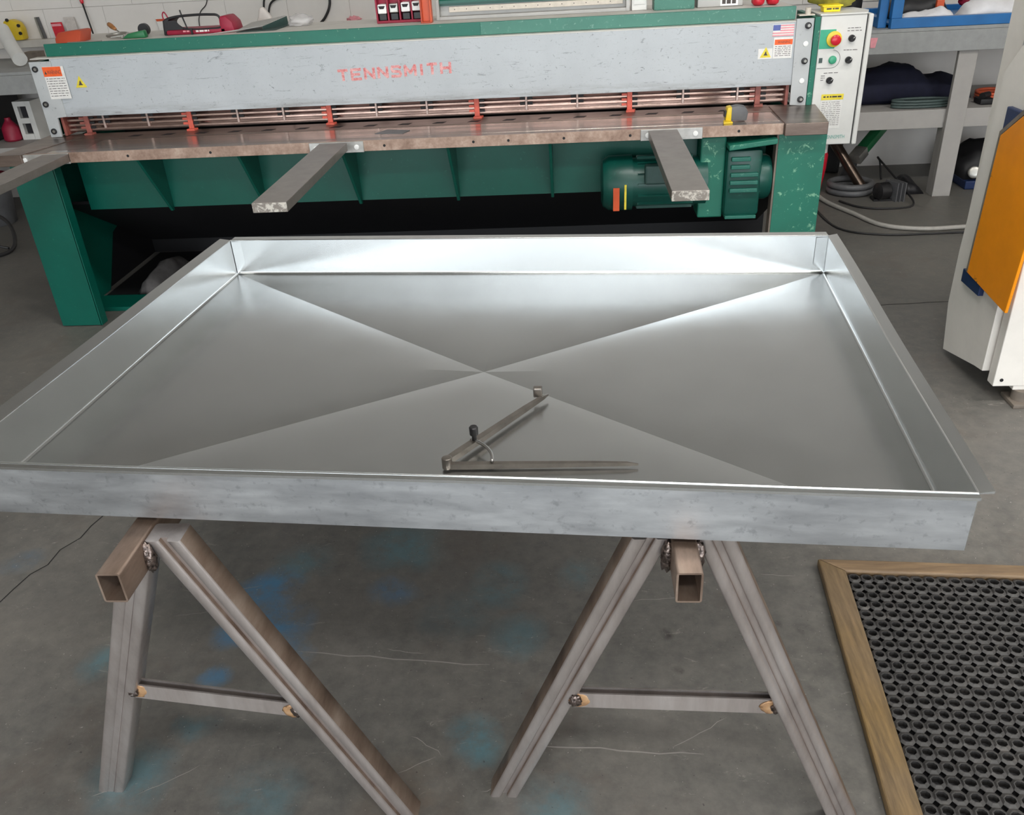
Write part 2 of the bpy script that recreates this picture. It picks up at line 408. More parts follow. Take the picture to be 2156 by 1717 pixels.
def text(name, s, x0, x1, y, z0, z1, mat, parent, shear=0, bold=0.0):
    """flat lettering on a face that looks toward -y"""
    cu = bpy.data.curves.new(name, 'FONT'); cu.body = s; cu.size = 1; cu.extrude = 0; cu.resolution_u = 3; cu.offset = bold
    t = bpy.data.objects.new(name, cu); COL.objects.link(t); bpy.context.view_layer.update()
    me = bpy.data.meshes.new_from_object(t.evaluated_get(bpy.context.evaluated_depsgraph_get()))
    bpy.data.objects.remove(t); bpy.data.curves.remove(cu)
    xs = [v.co.x for v in me.vertices]; ys = [v.co.y for v in me.vertices]
    og = origin(parent)
    for v in me.vertices:
        a = (v.co.x - min(xs)) / (max(xs) - min(xs)); b_ = (v.co.y - min(ys)) / (max(ys) - min(ys))
        v.co = Vector((x0 + (x1 - x0) * a, y, z0 + (z1 - z0) * b_ + shear * a)) - og
    me.materials.clear(); me.materials.append(M[mat])
    o = bpy.data.objects.new(name, me); COL.objects.link(o); o.parent = parent; return o
def plate(x0, x1, y, z0, z1, t=.0012):       # thin sticker toward -y
    return MB().box(x0, x1, y - t, y, z0, z1)

# ------------------------------------------------------------------ the room
X0, X1, Y0, Y1, ZC = ROOM
floor = struct('floor', MB().box(X0 - .2, X1 + .2, Y0 - 9, Y1 + .3, -.2, 0), 'floor_concrete')
def crack(pts, wd, mat='crack'):
    m = MB(); L = []; Rr = []
    for i, (x, y) in enumerate(pts):
        a = Vector((*pts[max(0, i - 1)], 0)); b_ = Vector((*pts[min(len(pts) - 1, i + 1)], 0)); d = (b_ - a).normalized(); n_ = Vector((-d.y, d.x, 0))
        hw = wd / 2 * (1 if 0 < i < len(pts) - 1 else .2)
        L.append((x + n_.x * hw, y + n_.y * hw, .0008)); Rr.append((x - n_.x * hw, y - n_.y * hw, .0008))
    n = len(pts); m.poly(L + Rr, [(i, i + 1, n + i + 1, n + i) for i in range(n - 1)])
    return obj('floor_crack', m, mat, floor)
def wob(a, b_, n, amp, seed):
    rr = random.Random(seed); return [(a[0] + (b_[0] - a[0]) * i / n + rr.uniform(-amp, amp), a[1] + (b_[1] - a[1]) * i / n + rr.uniform(-amp, amp)) for i in range(n + 1)]
crack(wob((.72, -2.2), (.95, -1.40), 14, .009, 1), .004)
crack(wob((3.55, .0), (4.4, .07), 10, .006, 2), .005)
crack(wob((1.70, -2.02), (2.16, -2.06), 8, .004, 3), .003, 'crack_pale')
crack(wob((2.28, -2.28), (2.62, -2.30), 8, .004, 4), .003, 'crack_pale')
rq = random.Random(21)
for q in range(14):
    x, y, an, L_ = rq.uniform(1.0, 3.0), rq.uniform(-2.45, -1.65), rq.uniform(-.6, .6), rq.uniform(.04, .16)
    crack(wob((x, y), (x + L_ * math.cos(an), y + L_ * math.sin(an)), 6, .003, 30 + q), .0016, 'crack_pale')
back = struct('wall_back', MB().box(X0 - .2, X1 + .2, Y1 + .012, Y1 + .3, -.05, 2.45), 'wall_white')
struct('trim_1', MB().box(X0, X1, Y1 - .03, Y1 + .012, 2.45, 2.50), 'wall_upper')
struct('wall_back_upper', MB().box(X0 - .2, X1 + .2, Y1 + .012, Y1 + .3, 2.45, ZC + .1), 'wall_upper')
bx = MB().box(0, .3985, 0, .012, 0, .1985, .0012); bx.bm.normal_update()
bm0 = bpy.data.meshes.new('block'); bx.bm.to_mesh(bm0); bx.bm.free(); bm0.materials.append(M['wall_white'])
for row in range(2):
    for i in range(17):
        o = bpy.data.objects.new('block', bm0); COL.objects.link(o); o.parent = back
        o.location = (-2.21 + i * .4 + (.2 if row else 0), Y1, 1.0 + row * .2 + .0015)
struct('trim_2', MB().box(X0, 3.3, Y1 - .06, Y1 - .001, .985, 1.03, .003), 'ledge_grey')
struct('wall_left_helper', MB().box(X0 - .2, X0, Y0, Y1 + .012, -.05, ZC + .1), 'wall_fill')  # unseen wall, set close in for its effect on light; pale for fill
struct('wall_right', MB().box(X1, X1 + .2, Y0, Y1 + .012, -.05, ZC + .1), 'wall_white')
fr = MB(); fr.box(X0 - .2, DOOR[0], Y0 - .2, Y0, -.05, ZC + .1); fr.box(DOOR[1], X1 + .2, Y0 - .2, Y0, -.05, ZC + .1); fr.box(DOOR[0], DOOR[1], Y0 - .2, Y0, DOOR[2], ZC + .1)
struct('wall_front', fr, 'wall_white')
struct('ceiling', MB().box(X0 - .2, X1 + .2, Y0 - .2, Y1 + .3, ZC + .1, ZC + .25), 'ceiling_tan')
for i, (x, y) in enumerate([(2.6, -1.9), (5.4, -1.9), (2.6, -4.6), (5.4, -4.6)]):
    t = thing('ceiling_light', (x, y, ZC), ('white ceiling light panel above the galvanised tray', 'white ceiling light panel above the orange guarded machine', 'white ceiling light panel behind the camera near the left half of the door', 'white ceiling light panel behind the camera near the right half of the door')[i], 'light', 'light panels on the ceiling')
    obj('light_housing', MB().box(x - .82, x + .82, y - .17, y + .17, ZC + .02, ZC + .1, .006), 'white_paint', t)
    obj('light_diffuser', MB().box(x - .8, x + .8, y - .15, y + .15, ZC - .005, ZC + .0195), 'tube_light', t)

# ------------------------------------------------------------------ galvanised tray
NL, NR, FR, FL = Vector((1.432, -2.466, .757)), Vector((2.879, -2.572, .757)), Vector((2.957, -1.55, .757)), Vector((1.504, -1.443, .757))
CX = Vector((2.187, -2.02, .752)); HT = .088; TH = .0014; PEAK, RIDGE, RW = -.009, -.0034, .05
tray = thing('sheet_metal_tray', (2.19, -2.0, .75), 'shallow galvanised sheet metal tray with crossed diagonal creases on two steel sawhorses', 'tray')
m = MB(); N = 72; top, bot = [], []
def dist_line(p, a, b_):
    d = (b_ - a).to_2d().normalized(); q = (p - a).to_2d(); return abs(d.x * q.y - d.y * q.x)
for j in range(N + 1):
    for i in range(N + 1):
        u_, v_ = i / N, j / N
        p = (NL.lerp(NR, u_)).lerp(FL.lerp(FR, u_), v_)
        e = min(u_, 1 - u_, v_, 1 - v_) * 2                          # 0 at the rim, 1 at the middle
        dd = min(dist_line(p, NL, FR), dist_line(p, NR, FL))
        p = p + Vector((0, 0, PEAK * e + RIDGE * math.exp(-dd / RW) * min(1, e * 6)))
        top.append(p); bot.append(p - Vector((0, 0, TH)))
n_ = (N + 1) ** 2; fs = []
for j in range(N):
    for i in range(N):
        a_ = j * (N + 1) + i; q = (a_, a_ + 1, a_ + N + 2, a_ + N + 1)
        tr2 = ((q[0], q[1], q[2]), (q[0], q[2], q[3])) if abs(i - j) <= abs(i + j + 1 - N) else ((q[0], q[1], q[3]), (q[1], q[2], q[3]))
        fs += list(tr2) + [tuple(n_ + k_ for k_ in t_[::-1]) for t_ in tr2]
m.poly(top + bot, fs)
bp = obj('base_panel', m, 'galvanised', tray)
for p_ in bp.data.polygons: p_.use_smooth = True
bp.data.set_sharp_from_angle(angle=R(1.6))
cen = (NL + NR + FR + FL) / 4
def wall(a, b_, lip, mat, drop=0, cut=.0):
    d = (b_ - a).normalized(); out = d.cross(Vector((0, 0, 1))); out.normalize()
    if out.dot(a - cen) < 0: out = -out
    m = MB(); z = Vector((0, 0, HT)); lo_ = Vector((0, 0, -TH)); N = 24; rows = []
    for i in range(N + 1):                      # a hair of waviness along the sheet
        p = a.lerp(b_, i / N); wv = .0022 * math.sin(math.pi * i / N) * math.sin(5.1 * i / N + a.x)
        rows.append([p + lo_ + out * (0), p + z + out * wv, p + z + out * (wv + TH), p + lo_ + out * TH])
    vs = [v for r_ in rows for v in r_]
    fs = [(i * 4 + j, i * 4 + (j + 1) % 4, i * 4 + 4 + (j + 1) % 4, i * 4 + 4 + j) for i in range(N) for j in range(4)] + [(0, 3, 2, 1), (N * 4, N * 4 + 1, N * 4 + 2, N * 4 + 3)]
    m.poly(vs, fs); wl = obj('side_wall', m, mat, tray, 30)
    m = MB(); vs = []
    for i in range(N + 1):
        p = rows[i][1]; e = 0
        if i == 0: e = cut
        if i == N: e = -cut
        q = p + d * e
        vs += [p, p + Vector((0, 0, TH)), q + out * lip + Vector((0, 0, TH + drop)), q + out * lip + Vector((0, 0, drop - .003)), q + out * (lip - .002) + Vector((0, 0, drop - .003)), p + out * TH]
    fs = [(i * 6 + j, i * 6 + (j + 1) % 6, i * 6 + 6 + (j + 1) % 6, i * 6 + 6 + j) for i in range(N) for j in range(6)] + [(0, 5, 4, 3, 2, 1), tuple(N * 6 + j for j in range(6))]
    m.poly(vs, fs)
    m.tube([r_[1] + Vector((0, 0, TH)) for r_ in rows], .0016, 6, smooth=0)
    obj('rim_lip', m, 'galvanised', wl, 30)
    m = MB(); vs = []; fr_ = .005; K = 5                 # rounded fold between floor and wall
    for i in range(N + 1):
        p = a.lerp(b_, i / N)
        for k_ in range(K + 1):
            t_ = k_ / K * math.pi / 2
            vs.append(p - out * (fr_ * (1 - math.sin(t_))) + Vector((0, 0, fr_ * (1 - math.cos(t_)) + .0002)))
    fs = [(i * (K + 1) + k_, i * (K + 1) + k_ + 1, (i + 1) * (K + 1) + k_ + 1, (i + 1) * (K + 1) + k_) for i in range(N) for k_ in range(K)]
    m.poly(vs, fs); obj('fold_edge', m, 'galvanised', wl, 60)
    return wl
wall(NL, NR, .011, 'galvanised_brushed'); wall(NR, FR, .019, 'galvanised', .004); wall(FR, FL, .026, 'galvanised', .0); wall(FL, NL, .028, 'galvanised', .004)
for p, sx, sy in ((FR, -1, -1), (FL, 1, -1), (NL, 1, 1), (NR, -1, 1)):       # folded corner tabs inside
    m = MB(); m.poly([p + Vector((sx * .001, sy * .0015, .001)), p + Vector((sx * .026, sy * .0012, .02)), p + Vector((sx * .026, sy * .0012, .085)), p + Vector((sx * .001, sy * .0015, .086)),
                      p + Vector((sx * .001, sy * .003, .001)), p + Vector((sx * .026, sy * .0028, .02)), p + Vector((sx * .026, sy * .0028, .085)), p + Vector((sx * .001, sy * .003, .086))],
                     [(0, 1, 2, 3), (4, 7, 6, 5), (0, 4, 5, 1), (1, 5, 6, 2), (2, 6, 7, 3), (3, 7, 4, 0)])
    obj('corner_tab', m, 'galvanised', tray)

# wing divider lying in the tray
dv = thing('wing_divider', (2.17, -2.365, .755), 'steel wing divider lying open on the tray floor', 'divider')
def leg_flat(p, q, w0, w1, h):
    p, q = Vector(p), Vector(q); d = (q - p).normalized(); n_ = Vector((-d.y, d.x, 0)); m = MB(); vs = []
    for t, wd, hh in ((0, w0, h), (.12, w0 * 1.15, h), (.75, w1, h * .85), (.94, w1 * .7, h * .7), (1, .0015, .003)):
        c = p.lerp(q, t)
        vs += [c + n_ * wd / 2, c - n_ * wd / 2, c - n_ * wd / 2 + Vector((0, 0, hh)), c + n_ * wd / 2 + Vector((0, 0, hh))]
    m.poly(vs, [(i * 4 + j, i * 4 + (j + 1) % 4, i * 4 + 4 + (j + 1) % 4, i * 4 + 4 + j) for i in range(4) for j in range(4)] + [(0, 3, 2, 1), (16, 17, 18, 19)])
    return m
obj('divider_leg', leg_flat((2.168, -2.366, .7545), (2.468, -2.364, .7545), .009, .006, .009), 'divider_steel', dv, 35)
obj('divider_leg', leg_flat((2.166, -2.362, .760), (2.322, -2.128, .753), .011, .009, .010), 'divider_steel', dv, 35)
obj('divider_hinge', MB().cyl((2.167, -2.365, .7543), (2.167, -2.365, .774), .0085, bev=.0015), 'divider_steel', dv, 35)
A = [(2.167 + .072 * math.cos(R(a_)), -2.365 + .072 * math.sin(R(a_)), .767) for a_ in range(-2, 66, 6)]
obj('divider_arc', MB().tube(A, .003, 6, smooth=2), 'divider_bright', dv, True)
kn = obj('divider_knob', MB().lathe((2.205, -2.304, .766), (0, 0, 1), [(0, .004), (.012, .004), (.013, .007), (.026, .0075), (.028, .006)], 14), 'black_plastic', dv, 35)
obj('pencil_clamp', MB().box(2.296, 2.312, -2.146, -2.132, .758, .776, .002), 'divider_steel', dv)

dv.location.z += .0028
# ------------------------------------------------------------------ sawhorses
def horse(cx, label, legs):
    t = thing('sawhorse', (cx, -2.0, 0), label, 'sawhorse')
    y0, y1, hw, zt, zb, th = -2.607, -1.37, .0178, .7465, .695, .003
    m = MB(); r_ = .004
    def ring(y, g, k_):     # rounded rectangle
        out = []
        for sx, sz in ((-1, -1), (1, -1), (1, 1), (-1, 1)):
            X, Z, rr = (hw - g) * sx, (zb + g if sz < 0 else zt - g), max(.001, r_ - g)
            a0 = {(-1, -1): 180, (1, -1): 270, (1, 1): 0, (-1, 1): 90}[(sx, sz)]
            for q in range(4):
                an = R(a0 + 30 * q); out.append((cx + X - sx * rr + rr * math.cos(an), y, Z - sz * rr + rr * math.sin(an)))
        return out
    rs = [ring(y0, 0, 0), ring(y1, 0, 0), ring(y1, th, 0), ring(y0, th, 0)]
    m.poly([p for q in rs for p in q], [(a * 16 + i, a * 16 + (i + 1) % 16, ((a + 1) % 4) * 16 + (i + 1) % 16, ((a + 1) % 4) * 16 + i) for a in range(4) for i in range(16)])
    obj('top_beam', m, 'brown_steel', t, 50)
    for e in (0, 1):                 # near end, far end
        yt = -2.53 if e == 0 else -1.45
        for s in (-1, 1):
            fo, yb, to, zt_ = legs[s]
            if e: yb = -1.40
            m = MB(); wv = .054; dp = .044
            def sect(cu, y, z):
                g0, g1, r0 = .006, (.010 if to > .03 else .0015), .003
                pr = [(-wv / 2 + r0, 0), (-g0 - r0, 0), (-g0, r0), (-g0, g1), (g0, g1), (g0, r0), (g0 + r0, 0), (wv / 2 - r0, 0), (wv / 2, r0), (wv / 2, dp - r0), (wv / 2 - r0, dp), (-wv / 2 + r0, dp), (-wv / 2, dp - r0), (-wv / 2, r0)]
                return [(cu + x, y + v, z) for x, v in pr]
            a = sect(cx + s * to, yt, zt_); b_ = sect(cx + s * fo, yb, 0); n = len(a)
            m.poly(a + b_, [(i, (i + 1) % n, n + (i + 1) % n, n + i) for i in range(n)] + [tuple(range(n)), tuple(range(2 * n - 1, n - 1, -1))])
            lg = obj('leg', m, 'raw_steel', t, 50)
            lg.data.materials.append(M['brown_steel'])
            for p_ in lg.data.polygons:
                if p_.normal.x * s > .6 and p_.area > .004 and to > .03: p_.material_index = 1
            obj('weld_bead', MB().blob((cx + s * .021, yt - .003, .715) if to > .03 else (cx - .014, yt - .002, .699), (.010, .010, .026) if to > .03 else (.02, .008, .006), s + 3 + e, .35, 3, 3), 'weld', lg, True)
            # weld at the cross bar
        yb_ = -2.47 if e == 0 else -1.43
        dl, dr = [legs[q_][0] - (legs[q_][0] - legs[q_][2]) * (.335 / legs[q_][3]) - .026 for q_ in (-1, 1)]
        tilt = .0 if cx > 2 else .022
        zl, zr = .327 + tilt * .6, .327 - tilt
        m = MB(); p = Vector((cx - dl, yb_ + .006, zl)); q = Vector((cx + dr, yb_ - .004, zr))
        th2 = .003; H_ = .033; D_ = .017
        pr = [(0, 0), (D_, 0), (D_, H_), (D_ - th2, H_), (D_ - th2, th2), (th2, th2), (th2, H_), (0, H_)]
        vs = [c + Vector((0, y, z)) for c in (p, q) for y, z in pr]
        m.poly(vs, [(i, (i + 1) % 8, 8 + (i + 1) % 8, 8 + i) for i in range(8)] + [tuple(range(8)), tuple(range(15, 7, -1))])
        cb = obj('cross_bar', m, 'raw_steel', t)
        for c, dd in ((p, 1), (q, -1)):
            obj('heat_mark', MB().blob((c.x + dd * .012, c.y - .0002, c.z + H_ * .5), (.019, .0014, .0158), c.x * 5, .22, 2.2, 3), 'heat_tint', cb, True)
            obj('weld_bead', MB().blob((c.x + dd * .004, c.y - .002, c.z + H_ * .55), (.011, .006, .013), c.x * 3, .4, 3, 3), 'weld', cb, True)
    return t
horse(1.7175, 'welded steel sawhorse with rusty beam end holding the tray beside the blue floor stain', {-1: (.31, -2.41, .012, .696), 1: (.3075, -2.46, .045, .742)})
horse(2.5195, 'welded steel sawhorse holding the tray end nearest the framed rubber mat', {-1: (.303, -2.405, .0445, .742), 1: (.3445, -2.46, .0445, .742)})

# ------------------------------------------------------------------ power shear
sh = thing('power_shear', (1.7, .3, 0), 'long green and grey sheet metal power shear with worn steel table', 'shear')
# table
tb = obj('table', MB().box(.0, 3.353, -.028, .36, .747, .787, .003), 'table_steel', sh)
obj('table_edge', MB().box(.11, 3.19, -.031, -.027, .7465, .7885, .0008), 'table_edge', tb)
obj('end_block', MB().prism([(3.192, -.05, .744), (3.354, -.05, .744), (3.362, .02, .744), (3.392, .315, .744), (3.20, .315, .744)], (0, 0, .047), .002), 'table_steel', tb)
obj('end_block', MB().prism([(-.02, -.05, .744), (.105, -.05, .744), (.20, .29, .744), (.03, .29, .744)], (0, 0, .046), .002), 'table_steel', tb)
obj('polished_strip', MB().box(.34, 3.185, .02, .20, .785, .7885, .0006), 'table_polished', tb)
obj('front_strip', MB().box(.205, 3.185, -.028, .017, .785, .7885, .0006), 'table_polished', tb)
obj('hold_down_plate', MB().box(.14, 3.2, .225, .36, .785, .7882, .0006), 'table_steel', tb)
for i in range(18):
    x = .45 + i * .1505
    obj('table_slot', MB().prism([(x - .028, .255, .7876), (x + .018, .255, .7876), (x + .03, .285, .7876), (x - .012, .285, .7876)], (0, 0, .0012)), 'near_black', tb)
for x in (1.62, 1.98, 2.12, 2.34, 2.60, 3.02, 3.29, .55, .9):
    obj('edge_hole', MB().cyl((x, -.0318, .766), (x, -.0308, .766), .0055, n=12), 'near_black', tb)
obj('table_rag', MB().prism([(1.56, .09, .7886), (1.68, .075, .7886), (1.70, .13, .7886), (1.60, .16, .7886)], (0, 0, .002)), 'grey_plastic', tb)
# support arms
def arm(x, wdt, bl, br, y1, drop=0):
    a_ = obj('support_arm', MB().box(x - wdt / 2, x + wdt / 2, y1, -.033, .752, .785, .002), 'arm_steel', sh)
    obj('arm_end', MB().box(x - wdt / 2 - .0003, x + wdt / 2 + .0003, y1 - .0012, y1 + .001, .7535, .7835, .0005), 'arm_end', a_)
    obj('arm_bracket', MB().box(bl, br, -.04, -.030, .7445, .7875, .0015), 'bracket', a_)
    for q in (bl + .028, br - .028): obj('bracket_bolt', MB().cyl((q, -.0435, .766), (q, -.039, .766), .010, n=16, bev=.001), 'white_dot', a_, 40)
arm(1.414, .112, 1.315, 1.537, -.879); arm(2.726, .112, 2.64, 2.88, -.912); arm(.246, .112, .085, .302, -.88)
# front guard
gd = obj('front_guard', MB().box(.135, 3.285, .31, .325, .872, 1.112, .001), 'grey_plate', sh)
obj('guard_ledge', MB().box(.05, 3.345, .311, .372, 1.1125, 1.1165), 'ledge_grey', gd)
for a_, b_, zb, zt in ((.044, .142, .789, 1.104), (3.278, 3.347, .789, 1.124)):
    x0, x1 = a_, b_
    if a_ < 1: pts = [(x0, .303, zb), (x0 + .05, .303, zb), (x0 + .055, .303, .870), (x1, .303, .874), (x1, .303, zt), (x0, .303, zt)]
    else: pts = [(x0 + .006, .303, zb + .004), (x1 + .002, .303, zb), (x1, .303, zt), (x0, .303, zt)]
    e = obj('end_plate', MB().prism(pts, (0, .012, 0), .0015), 'grey_end', sh)
    xm = (x0 + x1) / 2 + (.012 if a_ > 1 else -.026)
    for i, z in enumerate(([1.075, .93, .815] if a_ < 1 else [1.098, .965, .815])):
        obj('bolt', MB().cyl((xm, .295, z), (xm, .3035, z), .0125, n=18, bev=.0015), 'black_plastic', e, 40)
        obj('bolt_socket', MB().cyl((xm + .002, .2935, z), (xm + .002, .296, z), .0065, n=6), 'bolt_steel', e)
    if a_ > 1:
        for z in (1.03, .888): obj('white_plug', MB().cyl((xm - .002, .300, z), (xm - .002, .3035, z), .0105, n=16, bev=.001), 'white_dot', e, 40)
    else:
        obj('white_plug', MB().cyl((xm + .005, .300, 1.0), (xm + .005, .3035, 1.0), .007, n=16), 'grey_end', e)
GL = {'T': [[(0, 1), (1, 1)], [(.5, 1), (.5, 0)]], 'E': [[(0, 0), (0, 1)], [(0, 1), (1, 1)], [(0, .5), (.85, .5)], [(0, 0), (1, 0)]], 'N': [[(0, 0), (0, 1)], [(0, 1), (1, 0)], [(1, 0), (1, 1)]],
      'S': [[(1, .9), (.8, 1)], [(.8, 1), (.1, 1)], [(.1, 1), (0, .8)], [(0, .8), (.1, .55)], [(.1, .55), (.9, .45)], [(.9, .45), (1, .2)], [(1, .2), (.85, 0)], [(.85, 0), (0, .03)]],
      'M': [[(0, 0), (0, 1)], [(0, 1), (.5, .25)], [(.5, .25), (1, 1)], [(1, 1), (1, 0)]], 'I': [[(.5, 0), (.5, 1)]], 'H': [[(0, 0), (0, 1)], [(1, 0), (1, 1)], [(0, .5), (1, .5)]]}
m = MB(); wl_ = .037; gp = .0205; x = 1.387
for c__ in 'TENNSMITH':
    ww = wl_ * (.35 if c__ == 'I' else 1.15 if c__ == 'M' else 1)
    for (ax, az), (bx_, bz) in GL[c__]:
        pa, pb = (Vector((x + ww * q0, .3093 - .00004 * len(m.bm.faces), .972 + .038 * q1 + (x + ww * q0 - 1.387) * .024)) for q0, q1 in ((ax, az), (bx_, bz)))
        d_ = (pb - pa).normalized(); n2 = Vector((-d_.z, 0, d_.x)) * .0056; pa -= d_ * .0036; pb += d_ * .0036
        m.poly([pa + n2, pb + n2, pb - n2, pa - n2], [(0, 1, 2, 3)])
    x += ww + gp
obj('maker_lettering', m, 'worn_red_print', gd)
# stickers
def lines(name, x0, x1, y, z0, z1, n, parent, mat='print_dark', seed=1, th=.0022):
    rr = random.Random(seed); m = MB()
    for i in range(n):
        z = z1 - (z1 - z0) * (i + .5) / n; x = x0
        while x < x1 - .002:
            l_ = rr.uniform(.006, .02); e = min(x1, x + l_)
            m.poly([(x, y, z), (e, y, z), (e, y, z + th), (x, y, z + th)], [(0, 1, 2, 3)]); x = e + rr.uniform(.002, .005)
        if rr.random() < .3: continue
    return obj(name, m, mat, parent)
st = obj('warning_sticker', plate(.098, .192, .303, .95, 1.083), 'sticker_white', gd)
obj('sticker_header', plate(.098, .180, .3016, 1.043, 1.082, .0006), 'sticker_orange', st); text('sticker_print', '▲ WARNING'.replace('▲ ', ''), .116, .176, .3008, 1.052, 1.068, 'print_dark', st)
obj('sticker_triangle', MB().prism([(.103, .3009, 1.053), (.114, .3009, 1.053), (.1085, .3009, 1.066)], (0, -.0002, 0)), 'print_dark', st)
lines('sticker_text', .104, .186, .3014, .957, 1.038, 8, st)
def tri(x0, x1, y, z0, z1, parent):
    t = obj('hazard_sticker', MB().prism([(x0, y, z0), (x1, y, z0), (x1 - (x1 - x0) * .32, y, z1), (x0 + (x1 - x0) * .3, y, z1)] if False else [(x0, y, z0), (x1, y, z0), ((x0 + x1) / 2, y, z1)], (0, -.001, 0)), 'sticker_yellow', parent)
    c = (x0 + x1) / 2; h = z1 - z0
    obj('hazard_mark', MB().prism([(c - h * .22, y - .0013, z0 + h * .2), (c + h * .22, y - .0013, z0 + h * .2), (c + h * .1, y - .0013, z0 + h * .34), (c + h * .03, y - .0013, z0 + h * .62), (c - h * .06, y - .0013, z0 + h * .5), (c - h * .12, y - .0013, z0 + h * .34)], (0, -.0003, 0)), 'print_dark', t)
tri(.222, .272, .3095, .992, 1.040, gd)
fl = obj('flag_sticker', plate(3.188, 3.272, .3095, 1.062, 1.106), 'sticker_white', gd)
for i in range(5): obj('flag_stripe', plate(3.188 if i > 2 else 3.218, 3.272, .3083, 1.0625 + (4 - i) * .0092, 1.0675 + (4 - i) * .0092, .0004), 'sticker_pink', fl)
obj('flag_canton', plate(3.189, 3.218, .3082, 1.084, 1.105, .0005), 'sticker_blue', fl)
w2 = obj('warning_sticker', plate(3.196, 3.272, .3095, .978, 1.058), 'sticker_white', gd)
obj('sticker_header', plate(3.200, 3.271, .3083, 1.030, 1.050, .0005), 'sticker_orange', w2); text('sticker_print', 'WARNING', 3.212, 3.262, .3077, 1.035, 1.045, 'print_dark', w2)
lines('sticker_text', 3.203, 3.266, .3081, .984, 1.026, 6, w2, th=.002)
w3 = obj('pictogram_sticker', plate(3.137, 3.194, .3095, .978, 1.018), 'sticker_white', gd); tri(3.145, 3.189, .3082, .984, 1.024, w3)
# green beam and ledge on top
bmM = obj('top_beam', MB().box(.10, 3.283, .36, .372, 1.1165, 1.167, .002), 'green_chipped', sh)
obj('beam_end', MB().box(2.0, 3.284, .3565, .361, 1.118, 1.166, .001), 'green_faded', bmM)
obj('top_ledge', MB().box(.10, 3.283, .3725, .80, 1.155, 1.164, .001), 'ledge_grey', sh)
obj('side_frame', MB().box(3.350, 3.372, .30, .62, .79, 1.128, .002), 'green_scratched', sh)
obj('side_frame', MB().box(.045, .06, .33, .80, .787, 1.10, .002), 'green_paint', sh)
obj('rear_cover', MB().box(.11, 3.28, .79, .80, .78, 1.16), 'green_paint', sh)
# finger guard
fg = obj('blade_holder', MB().box(.10, 3.27, .43, .46, .787, .90), 'blade_brown', sh)
obj('blade', MB().box(.10, 3.27, .415, .43, .787, .826, .001), 'rail_bronze', fg)
obj('guard_side', MB().box(.096, .108, .33, .43, .789, .872), 'finger_dark_red', fg)
obj('guard_side', MB().box(3.268, 3.280, .33, .43, .789, .872), 'finger_dark_red', fg)
for i, z in enumerate((.803, .823, .844, .865)):
    obj('guard_rail', MB().box(.11, 3.27, .352, .361, z, z + .0105, .002), 'rail_bronze', fg)
F = [(.205, 2), (.285, 1), (.488, 1), (.68, 0), (.90, 1), (1.107, 1), (1.312, 0), (1.522, 1), (1.745, 1), (1.963, 0), (2.178, 1), (2.397, 1), (2.62, 0), (2.845, 1), (3.072, 1), (3.157, 2)]
for x, kd in F:
    mt = ('finger_red', 'finger_pale', 'finger_dark_red')[kd]; wd = .011 if kd != 1 else .0045
    f_ = obj('guard_finger', MB().box(x - wd, x + wd, .342, .352, .790 if kd != 1 else .812, .886 if kd != 1 else .884, .0015), mt, fg)
    for sx in (-1, 1):
        for z in ((.812, .832, .853) if kd != 1 else (.834, .855)):
            obj('finger_clip', MB().box(x + sx * (wd + .012) - .011, x + sx * (wd + .012) + .011, .344, .351, z, z + .010, .001), 'near_black' if kd == 1 else mt if sx < 0 else 'near_black', f_)
    if kd != 1: obj('finger_foot', MB().prism([(x - .016, .322, .788), (x + .02, .322, .788), (x + .026, .352, .788), (x - .012, .352, .788)], (0, 0, .008), .001), mt, f_)
# frame below the table
obj('apron', MB().box(.19, 3.18, .20, .212, .485, .746), 'green_paint', sh)
for i, x in enumerate((.58, 1.01, 1.443, 1.878, 2.29)):
    g_ = obj('gusset', MB().prism([(x, -.015, .746), (x, .20, .746), (x, .20, .472), (x, .185, .472)], (-.012, 0, 0), .001), 'green_paint', sh)
for x0, x1, ww in ((.008, .195, .02), (3.182, 3.368, 3.356)):
    lg = obj('front_leg', MB().box(x0, x1, .0, .012, .003, .745, .001), 'green_paint' if x0 < 1 else 'green_scratched', sh)
    a_ = x0 if x0 < 1 else x1 - .012
    obj('leg_web', MB().prism([(a_, .012, .003), (a_, .45, .003), (a_, .62, .25), (a_, 1.0, .36), (a_, 1.015, .5), (a_, 1.015, .745), (a_, .012, .745)], (.012, 0, 0)), 'green_paint', lg)
    obj('foot_plate', MB().box(x0 - .01, x1 + .075 if x0 < 1 else x1 + .01, .17, .33, 0, .02, .002), 'green_paint', lg)
    obj('leg_lip', MB().box((x1 - .004) if x0 < 1 else x0 - .006, (x1 + .004) if x0 < 1 else x0 + .002, .0, .05, .003, .745), 'wood_grey' if x0 > 1 else 'green_paint', lg)
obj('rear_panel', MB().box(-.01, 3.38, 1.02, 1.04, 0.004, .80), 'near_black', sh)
obj('shade_panel', MB().box(-.006, .006, .25, 1.018, .006, .74), 'near_black', sh)  # near-black panel added to darken the opening behind the left leg
obj('scrap_chute', MB().prism([(.045, .24, .50), (3.33, .24, .50), (3.33, .95, .10), (.045, .95, .10)], (0, .006, .012)), 'near_black', sh)
